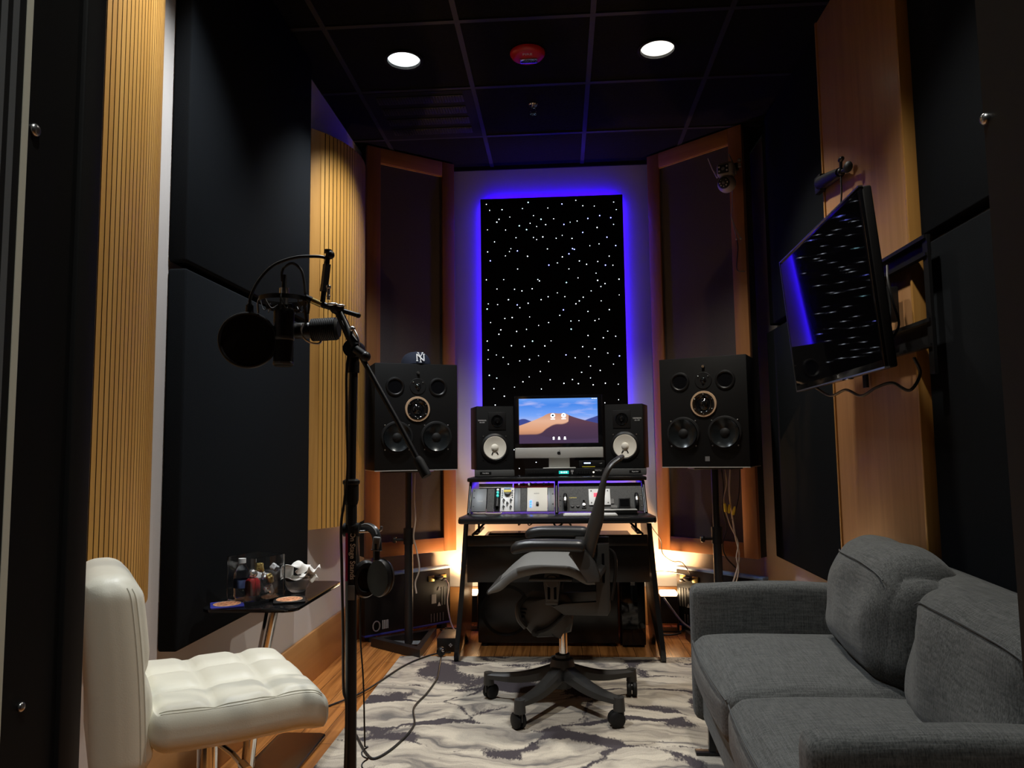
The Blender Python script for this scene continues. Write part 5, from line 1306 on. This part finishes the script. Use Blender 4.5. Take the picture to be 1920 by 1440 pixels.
# ------------------------------------------------------------------ sofa along the right wall
SX0, SX1, SY0, SY1 = .470, 1.192, 1.365, 2.925
sf = thing('sofa', 'charcoal linen two seat sofa with loose cushions along the right wall', 'sofa', (0, 0, 0))
_R = RZ(-.034); _P = V((.47, 2.925, 0)); sf.location = _P - _R @ _P; sf.rotation_euler = (0, 0, -.034)
def fab(mb, name, par=sf, label=None): return mb.build(name, 'sofa', par, label, ang=60)
MB().span((SX0+.028, SY0+.03, .115), (SX1-.02, SY1-.03, .285), bev=.02, seg=3).build('frame_base', 'sofa', sf)
def armfn(p, u, v, w):
    q = p.copy(); q.z += .006*math.sin(9*q.x+2)*(w > .5); return q
for y in (SY1-.051, SY0+.050):
    mb = MB(); mb.soft((SX1-SX0, .098, .487), .032, armfn, 16, M_=T((SX0+SX1)/2, y, .358)); a = fab(mb, 'arm')
mb = MB(); mb.soft((.16, SY1-SY0-.25, .60), .045, lambda p, u, v, w: V((p.x+.03*w, p.y, p.z+.006*math.sin(6*p.y))), 16, M_=T(SX1-.112, (SY0+SY1)/2, .437)); fab(mb, 'back_frame')
def seat_fn(sd):
    def fn(p, u, v, w):
        q = p.copy()
        if w > 0: q.z += .030*w*(1-u*u)*(1-v*v)
        q.x -= .018*(1-v*v)*(1-w*w)*(u < 0)
        q.z += .004*noise.noise(V((p.x*7, p.y*7, sd)))
        q.z -= .012*max(0, -u-.6)*max(0, w)
        return q
    return fn
for k, (y0, y1) in enumerate(((2.138, 2.820), (1.468, 2.132))):
    mb = MB(); fn = seat_fn(k*3.1); mb.soft((.60, y1-y0, .168), .050, fn, 22, M_=T(SX0+.292, (y0+y1)/2, .352))
    o = fab(mb, 'seat_cushion')
    mb = MB(); pts = []
    for i in range(40):
        v = -.97+1.94*i/39; pts.append(V((SX0-.004-.014*(1-v*v), (y0+y1)/2+v*(y1-y0)/2*.985, .408+.006*(1-v*v))))
    mb.tube(pts, .0022, n=5); mb.build('piping', 'seam', o)
def back_fn(sd):
    def fn(p, u, v, w):
        q = p.copy()
        f = (1-v*v)*(1-.8*w*w)
        q.x += (.055*u)*f
        # slump: top folds forward a little and sags between the corners
        t = max(0, w)
        q.z -= .035*(abs(v)**5)*t
        q.y *= 1-.05*abs(w)**3
        # soft creases fanning from the upper corners
        cr = math.sin(16*(q.y*.9*(1 if sd < 2 else -1)+q.z*1.2)+sd*2)*max(0, 1-abs(w-.35)*1.3)
        q.x += .010*cr*(u < 0) + .016*noise.noise(V((p.y*6, p.z*7, sd*4)))
        q.z += .012*noise.noise(V((p.y*5, p.x*8, sd*7)))*t
        q.x -= .02*t*t*(u < 0)*(1-abs(v))
        return q
    return fn
for k, (yc, wd) in enumerate(((2.460, .66), (1.795, .675))):
    mb = MB(); Xm = T(1.03-.005*k, yc, .600-.046*k) @ RZ(-.11+.07*k) @ RY(.20)
    fn = back_fn(k+1.3); mb.soft((.215, wd, .40), .100, fn, 40, M_=Xm); o = fab(mb, 'back_cushion')
    mb = MB(); pts = []
    for i in range(44):
        v = -.86+1.72*i/43; w = .66-.10*abs(v)**3
        q = fn(V((-.1075, v*wd/2, w*.2)), -1, v, w); pts.append(q+V((-.0005, 0, 0)))
    mb.tube(pts, .0020, n=5, M_=Xm); mb.build('seam', 'seam', o)
for y in (SY1-.10, SY0+.10):
    for x in (SX0+.055, SX1-.10):
        zb = .0085 if y > 2.3 and x < .8 else .0006; mb = MB(); mb.span((x-.012, y-.012, zb+.001), (x+.012, y+.012, .12)); mb.span((x-.06 if x < .8 else x-.03, y-.02, zb), (x+.03, y+.02, zb+.0095), bev=.002); mb.build('leg', 'blackmet', sf)

# ------------------------------------------------------------------ rug
rg = MB().span((-.885, 2.32, .0005), (.775, 4.085, .0075), bev=.003).build('area_rug', 'rug', smooth=True)
tag(rg, 'cream and grey rug with feathery dark patterns under the office chair', 'rug')

# cables on the floor
def fl(name, label, pts, r=.0042, mat='cable'): return cable(name, label, pts, r, mat, n=7)
fl('floor_cable', 'black cable crossing the left rug corner from the ivory chair to the desk', [(-1.11,3.153,0.006), (-1.018,3.312,0.006), (-0.919,3.474,0.013), (-0.827,3.864,0.013), (-0.748,4.043,0.013), (-0.683,4.121,0.012), (-0.623,4.166,0.006)])
fl('floor_cable', 'black cable wandering down the rug from the round plug to the microphone stand', [(-0.656,4.041,0.014), (-0.624,3.759,0.013), (-0.616,3.647,0.013), (-0.626,3.451,0.013), (-0.647,3.26,0.013), (-0.607,3.057,0.013), (-0.633,2.855,0.013), (-0.68,2.737,0.013), (-0.726,2.778,0.013), (-0.811,2.95,0.013), (-0.89,3.108,0.013)])
fl('floor_cable', 'straight black cable on the bare floor along the left baseboard', [(-1.266,3.591,0.006), (-1.255,3.872,0.006), (-1.25,4.28,0.006), (-1.243,4.512,0.006)], .004)
t = thing('cable_plug', 'round black cable plug lying at the far left rug corner', 'plug', (-0.661,4.073,0.008))
mb = MB(); mb.ball((0, 0, .026), .025, (1, .8, 1)); mb.build('body', 'black', t)
mb = MB(); mb.ball((.012, -.014, .034), .008); mb.build('cap', 'chrome', t)
# ------------------------------------------------------------------ boom microphone stand
MY = 1.70
ms = thing('microphone_stand', 'black boom microphone stand with magenta striped tube beside the ivory chair', 'microphone stand', (-.478, MY, 0))
def lx(p): return (p[0]+.478, p[1]-MY, p[2])
mb = MB(); mb.lathe([(.0001, .001), (.110, .001), (.115, .008), (.110, .022), (.04, .034), (.022, .06), (.0001, .06)], 40); mb.build('base', 'blackmet', ms)
mb = MB(); mb.tube([(0, 0, .03), (-.002, 0, .55), (-.004, 0, 1.02)], .0128, n=20); mb.build('lower_tube', 'blackmet', ms)
mb = MB(); mb.tube([(-.004, 0, 1.00), (0, 0, 1.345)], .0098, n=18); mb.build('upper_tube', 'blackmet', ms)
mb = MB(); mb.lathe([(.0001, -.03), (.0145, -.03), (.0165, -.02), (.017, .015), (.0195, .018), (.0195, .024), (.013, .028), (.0001, .028)], 24, M_=T(-.004, 0, 1.012)); mb.build('clutch', 'rubber', ms)
mb = MB(); mb.cyl((0, 0, 1.285), (0, 0, 1.31), .0135); mb.build('tube_collar', 'black', ms)
MB().span((-.0125, -.0142, .812), (-.0075, -.0112, .922)).build('stripe', 'pink', ms)
Xt = Matrix(((0, .96, .25, .0035), (0, .25, -.96, -.0138), (-1, 0, 0, .868), (0, 0, 0, 1)))
text('On Stage Stands', .0160, Xt, 'text', ms, 'lettering', .0003, bold=.0002)
MB().span((-.007, -.0145, .770), (.009, -.0125, .803), bev=.001).build('sticker', 'grey', ms)
mb = MB(); mb.cyl((-.02, 0, .925), (.016, 0, .925), .0155, n=16); mb.lathe([(.0001, .918), (.0165, .918), (.0165, .934), (.0001, .934)], 20); mb.build('cable_clip', 'rubber', ms)
# boom: joint, arm, counter end
J = lx((-0.477,1.7,1.34))
mb = MB(); mb.cyl((J[0], -.022, J[2]), (J[0], .022, J[2]), .021, n=24); mb.tube([(0, 0, 1.30), (J[0]-.003, 0, J[2]-.02)], .014); mb.build('tilt_joint', 'black', ms)
mb = MB(); mb.cyl((J[0]+.012, -.03, J[2]-.004), (J[0]+.034, -.034, J[2]-.02), .010); mb.ball((J[0]+.036, -.034, J[2]-.022), .012); mb.build('joint_knob', 'black', ms)
B = [lx((-0.516,1.7,1.433)), lx((-0.486,1.69,1.373)), lx((-0.467,1.68,1.343)), lx((-0.436,1.67,1.29)), lx((-0.364,1.65,1.169)), lx((-0.3,1.63,1.057))]
mb = MB(); mb.tube([B[2], B[3], B[4], B[5]], .0062, n=14); mb.build('boom_arm', 'blackmet', ms)
mb = MB(); mb.tube([B[0], B[1], B[2]], [.0095, .011, .013], n=14); mb.build('boom_neck', 'black', ms)
e = V(B[5]); d = (V(B[5])-V(B[4])).normalized(); mb = MB(); mb.tube([e-d*.035, e-d*.025, e+d*.012], [.0085, .0115, .0115], n=14); mb.build('counter_grip', 'rubber', ms)
mb = MB(); mb.tube(spline([lx((-0.472,1.68,1.384)), lx((-0.462,1.675,1.365)), lx((-0.459,1.675,1.345)), lx((-0.465,1.675,1.333))], 6), .0022); mb.ball(lx((-0.476,1.68,1.385)), .007); mb.build('quick_lever', 'steel', ms)
# T bar at the head of the boom
mb = MB(); a, b = V(lx((-0.554,1.7,1.448))), V(lx((-0.468,1.7,1.42)))
mb.tube([a, a.lerp(b, .55)], .0075, n=12); mb.tube([a.lerp(b, .5), b], .0055, n=12); mb.ball(b, .0065); mb.ball(a.lerp(b, .42), .0135, (1.3, 1, .9)); mb.ball(B[0], .012); mb.build('head_bar', 'black', ms)
mb = MB(); c_ = a.lerp(b, .42); mb.ball(c_+V((-.010, -.008, .010)), .009, (1.6, .8, .5)); mb.ball(c_+V((.010, -.008, .006)), .008, (1.4, .8, .5)); mb.build('wing_nut', 'steel', ms)

# pop filter on its gooseneck, clamped to the head bar
pf = thing('pop_filter', 'round black mesh pop filter on a curved gooseneck left of the microphone', 'pop filter', (-0.551,1.69,1.452))
O = V((-0.551,1.69,1.452))
def rel(o, p): return V(p)-o
p0, p1 = rel(O, (-0.55,1.69,1.452)), rel(O, (-0.538,1.69,1.564))
mb = MB(); d = (p1-p0); mb.tube([p0+d*.22, p0+d*.80], .0095, n=4); mb.tube([p0, p1], .0062, n=10); mb.build('clamp_post', 'black', pf)
mb = MB(); mb.ball(p1+V((.005, 0, .0)), .0105); mb.cyl(p1+V((.0, 0, .004)), p1+V((0, 0, .012)), .009); mb.build('post_joint', 'black', pf)
mb = MB(); q = rel(O, (-0.533,1.68,1.485)); mb.cyl(q, q+V((0, 0, -.03)), .004); mb.ball(q, .006); mb.ball(q+V((0, 0, -.022)), .0048); mb.build('clamp_screw', 'steel', pf)
mb = MB(); mb.tube(spline([rel(O, p) for p in ((-0.538,1.69,1.556), (-0.565,1.69,1.561), (-0.617,1.69,1.56), (-0.663,1.68,1.541), (-0.693,1.67,1.506), (-0.709,1.66,1.465), (-0.712,1.66,1.439))], 8), .0037, n=10); mb.build('gooseneck', 'black', pf)
FC = rel(O, (-0.712,1.655,1.36)); FX = T(*FC) @ RZ(math.radians(22)) @ RX(PI/2)      # filter axis points towards the singer
mb = MB(FX)
for z in (-.006, .006): mb.tube([(.0615*math.cos(k*PI/24), .0615*math.sin(k*PI/24), z) for k in range(48)], .0036, n=8, closed=True)
mb.build('hoop', 'black', pf)
mb = MB(FX)
for z in (-.006, .006): mb.cyl((0, 0, z-.0006), (0, 0, z+.0006), .0600, n=48)
mb.build('mesh', 'pelli', pf)
q = rel(O, (-0.712,1.66,1.439)); mb = MB(); mb.cyl(q+V((0, 0, .003)), q+V((0, 0, -.020)), .0085, .0095, n=16); mb.cyl(q+V((0, 0, .006)), q+V((0, 0, .002)), .006); mb.build('neck_socket', 'black', pf)

# shock mount cradle
sm = thing('shock_mount', 'black ring shaped shock mount cradling the hanging microphone', 'shock mount', (-0.643,1.69,1.459))
O = V((-0.643,1.69,1.459))
mb = MB(); mb.lathe([(.052, -.005), (.056, -.005), (.056, .005), (.052, .005)], 44, closed=True); mb.build('outer_ring', 'black', sm)
mb = MB(); mb.lathe([(.029, -.024), (.032, -.024), (.032, -.016), (.029, -.016)], 36, closed=True)
for k in range(4):
    a = PI/4+k*PI/2; mb.box((.036*math.cos(a), .036*math.sin(a), -.02), (.012, .012, .012), bev=.003)
mb.build('inner_ring', 'black', sm)
for k in range(4):
    a = k*PI/2+.25; mb = MB(); mb.tube(spline([(.054*math.cos(a), .054*math.sin(a), .004), (.058*math.cos(a), .058*math.sin(a), -.010), (.056*math.cos(a), .056*math.sin(a), -.032)], 4), .0024); mb.build('frame_post', 'steel' if k == 2 else 'black', sm)
for k in range(8):
    a = k*PI/4+.2; b = a+.55; mb = MB(); mb.tube(spline([(.053*math.cos(a), .053*math.sin(a), 0), (.044*math.cos((a+b)/2), .044*math.sin((a+b)/2), -.026), (.033*math.cos(b), .033*math.sin(b), -.018)], 5), .0013, n=6); mb.build('elastic_cord', 'cable', sm)
mb = MB(); p = rel(O, (-0.592,1.69,1.464)); p2 = rel(O, (-0.556,1.7,1.448)); mb.tube([p, p.lerp(p2, .4)], .008, n=14); mb.build('swivel', 'black', sm)
mb = MB(); mb.tube([p.lerp(p2, .4), p2], .0072, n=18); mb.build('thread_collar', 'gold', sm)

# large studio microphone hanging upside down
mc = thing('studio_microphone', 'black cylindrical condenser microphone hanging upside down in the shock mount', 'microphone', (-0.642,1.69,1.301))
mb = MB(); mb.lathe([(.0001, .068), (.0235, .068), (.0235, .128), (.022, .136), (.012, .142), (.0001, .142)], 36); mb.build('body', 'black', mc)
mb = MB(); mb.lathe([(.0001, .001), (.018, .001), (.0225, .005), (.0228, .066), (.0001, .066)], 36); mb.build('grille', 'blackm', mc)
mb = MB(); mb.lathe([(.0229, .062), (.0243, .064), (.0243, .069), (.0229, .071)], 36, closed=True); mb.lathe([(.0226, .004), (.0236, .006), (.0236, .010), (.0226, .012)], 36, closed=True); mb.build('band', 'darkalu', mc)
mb = MB(); mb.lathe([(.0001, .142), (.010, .142), (.0095, .165), (.0115, .172), (.0115, .186), (.0001, .187)], 24); mb.build('plug', 'steel', mc)
O = V((-0.642,1.69,1.301))
mb = MB(); mb.lathe([(.0001, .186), (.0062, .186), (.0048, .218), (.0001, .218)], 16); mb.build('plug_boot', 'rubber', mc)
mb = MB(); mb.tube(spline([rel(O, p) for p in ((-0.647,1.69,1.503), (-0.648,1.69,1.524), (-0.642,1.69,1.538), (-0.622,1.69,1.546), (-0.602,1.69,1.529), (-0.594,1.69,1.499), (-0.59,1.685,1.47))], 7), .0032); mb.build('lead', 'cable', mc)

# broadcast microphone beside it
bm = thing('broadcast_microphone', 'black ribbed broadcast microphone pointing right behind the hanging microphone', 'microphone', (-0.582,1.73,1.393))
AX = RY(math.radians(88)) 
mb = MB(); pr = [(.0001, -.048), (.018, -.048), (.0195, -.044), (.0195, -.005), (.016, 0), (.0001, 0)]; mb.lathe(pr, 32, M_=AX); mb.build('body', 'black', bm)
mb = MB(); pr = [(.0001, -.006), (.0225, -.006)]
for k in range(13): z = -.005+k*.0045; pr += [(.0272, z), (.0272, z+.003), (.0248, z+.0035), (.0248, z+.0042)]
pr += [(.026, .055), (.020, .060), (.0001, .060)]; mb.lathe(pr, 36, M_=AX); mb.build('ribbed_windscreen', 'rubber', bm)
mb = MB(); mb.tube(spline([(-.02, -.022, .012), (-.022, -.028, -.010), (-.01, -.020, -.030), (.01, 0, -.033), (.012, .018, -.02)], 6), .0022); mb.build('yoke', 'steel', bm)
mb = MB(); mb.tube([(-.018, 0, .018), (-.020, -.012, .05), (-.016, -.03, .072)], .004); mb.build('mount_bracket', 'black', bm)

# microphone cable following the tube down
cable('microphone_cable', 'black microphone cable hanging along the left side of the boom stand', [(-0.504,1.685,1.405), (-0.484,1.685,1.357), (-0.489,1.68,1.282), (-0.487,1.68,1.159), (-0.485,1.68,1.062), (-0.492,1.68,0.991), (-0.499,1.68,0.937), (-0.497,1.68,0.848), (-0.493,1.68,0.708), (-0.491,1.68,0.581), (-0.484,1.68,0.524), (-.49, 1.675, .25), (-.50, 1.67, .05), (-.54, 1.66, .013), (-.62, 1.70, .013)], .0032)

# headphones on a hook
hp = thing('headphones', 'black closed headphones hanging from a hook on the boom stand', 'headphones', (-0.434,1.7,0.845))
O = V((-0.434,1.7,0.845))
hk = MB(); hk.tube(spline([(-.470, 1.695, (-0.47,1.7,0.92)[2]), (-0.443,1.7,0.921), (-0.423,1.7,0.921), (-0.413,1.7,0.924), (-0.411,1.7,0.932)], 6), .003)
k_ = hk.build('hook', 'steel', ms); k_.location = (.478, -MY, 0)
band = spline([rel(O, p) for p in ((-0.479,1.75,0.844), (-0.481,1.74,0.9), (-0.471,1.73,0.923), (-0.45,1.71,0.931), (-0.429,1.69,0.926), (-0.418,1.68,0.911), (-0.413,1.67,0.88))], 7)
mb = MB(); mb.tube(band, .0105, n=10, flat=.42); mb.build('headband', 'armpad', hp)
mb = MB(); mb.tube([p+V((.001, -.001, .0045)) for p in band[14:36]], .0028, n=6); mb.build('band_trim', 'grey', hp)
mb = MB(); q = rel(O, (-0.416,1.672,0.897)); mb.box((0, 0, 0), (.017, .014, .030), bev=.004, M_=T(*q) @ RY(.12)); mb.box((0, -.001, -.0145), (.0175, .0145, .0022), M_=T(*q) @ RY(.12)); mb.build('slider', 'grey', hp)
mb = MB(); q2 = rel(O, (-0.416,1.672,0.861)); mb.tube([q, q2], .0078, n=10); mb.build('yoke', 'black', hp)
for (p, rz, nm) in (((-0.455,1.72,0.812), .55, 0), ((-0.413,1.685,0.819), -.45, 1)):
    c = rel(O, p); X = T(*c) @ RZ(rz) @ RY(.06) @ RX(PI/2) @ Matrix.Diagonal((.78, 1.05, 1, 1))
    mb = MB(X); mb.lathe([(.0001, -.010), (.030, -.012), (.038, -.008), (.040, .0), (.038, .006), (.0001, .008)], 36); cup = mb.build('ear_cup', 'black', hp)
    mb = MB(X); mb.lathe([(.022, -.010), (.028, -.020), (.036, -.020), (.040, -.011), (.036, -.008)] if nm else [(.022, .006), (.028, .018), (.036, .018), (.040, .010), (.036, .006)], 36, closed=True); mb.build('ear_pad', 'armpad', cup)
# straight lead then a coiled section near the floor
mb = MB(); L0 = [(-0.465,1.72,0.772), (-0.464,1.72,0.675), (-0.457,1.72,0.58), (-0.453,1.72,0.441)]
pts = spline(L0, 6); tail = []
z0 = L0[-1][2]; x0 = L0[-1][0]
for i in range(150): a = i*.62; tail.append(V((x0+.007*math.cos(a)+.0003*i*0, 1.72+.007*math.sin(a), z0-.0026*i if z0-.0026*i > .014 else .014)))
mb.tube(pts+tail, .0019, n=6); o = mb.build('headphone_lead', 'cable'); o.location = -O; o.parent = hp
# ------------------------------------------------------------------ lights
def spot(name, loc, aim, power, col, size=70, blend=.5, rad=.04):
    l = bpy.data.lights.new(name, 'SPOT'); l.energy = power; l.color = col; l.spot_size = math.radians(size); l.spot_blend = blend; l.shadow_soft_size = rad
    o = bpy.data.objects.new(name, l); COL.objects.link(o); o.location = loc
    o.rotation_euler = (V(aim)-V(loc)).to_track_quat('-Z', 'Y').to_euler(); return o
def area(name, loc, aim, power, col, sx, sy):
    l = bpy.data.lights.new(name, 'AREA'); l.shape = 'RECTANGLE'; l.size = sx; l.size_y = sy; l.energy = power; l.color = col
    o = bpy.data.objects.new(name, l); COL.objects.link(o); o.location = loc
    o.rotation_euler = (V(aim)-V(loc)).to_track_quat('-Z', 'Y').to_euler(); return o
P_CAN = [125, 115, 125, 90]
for (x, y), p in zip(CANS, P_CAN):
    spot('downlight_lamp', (x, y, ZC+.06), (x, y, 0), p, (.93, .97, 1.0) if x < 0 else (1.0, .94, .84), 98, .65, .05)
# blue tape on the back of the star panel, shining onto the wall
for x, s in ((SPX-.462, -1), (SPX+.460, 1)):
    area('star_panel_led', (x-s*.004, SPY+.042, 1.84), (x+s*.5, SPY+.9, 1.84), 1.4, (.025, .0, 1.0), .012, 1.8)
area('star_panel_led', (SPX, SPY+.042, 2.752), (SPX, SPY+.9, 3.25), 2.0, (.025, .0, 1.0), .86, .012)
area('star_panel_led', (SPX, SPY+.042, .928), (SPX, SPY+.9, .4), 1.6, (.025, .0, 1.0), .86, .012)
spot('hallway_fill', (.03, .13, 2.69), (.03, .13, 0), 60, (.97, 1.0, .95), 130, .6, .04)  # added fill from the hallway side, brightens ivory chair and left jamb
# uplights
for x, y in UPL: spot('uplight_lamp', (x, y, .262), (x*.98, y+.10, 1.2), 28, (1.0, .55, .24), 150, .6, .02)

# ------------------------------------------------------------------ camera, world, colour
w = bpy.data.worlds.new('w'); sc.world = w; w.use_nodes = True
w.node_tree.nodes['Background'].inputs['Color'].default_value = (.05, .055, .06, 1); w.node_tree.nodes['Background'].inputs['Strength'].default_value = .05
cam = bpy.data.cameras.new('camera'); co = bpy.data.objects.new('camera', cam); COL.objects.link(co); sc.camera = co
cam.sensor_width = 36; cam.lens = 1400/1920*36; cam.clip_start = .02
yaw, pitch, roll = math.atan(90/1400), .089, .013
R = Matrix.Rotation(yaw, 3, 'Z'); f = R @ V((0, 1, 0)); r = R @ V((1, 0, 0)); u = V((0, 0, 1))
Rp = Matrix.Rotation(pitch, 3, r); f = Rp @ f; u = Rp @ u
Rr = Matrix.Rotation(roll, 3, f); r = Rr @ r; u = Rr @ u
co.matrix_world = Matrix(((r.x, u.x, -f.x, 0), (r.y, u.y, -f.y, 0), (r.z, u.z, -f.z, 1.1), (0, 0, 0, 1)))
vs = sc.view_settings; vs.view_transform = 'Standard'; vs.look = 'None'; vs.gamma = 1; vs.exposure = 0.0; vs.use_curve_mapping = False
sc.cycles.use_denoising = True
sc.cycles.max_bounces = 8; sc.cycles.sample_clamp_indirect = 4; sc.cycles.caustics_reflective = False; sc.cycles.caustics_refractive = False
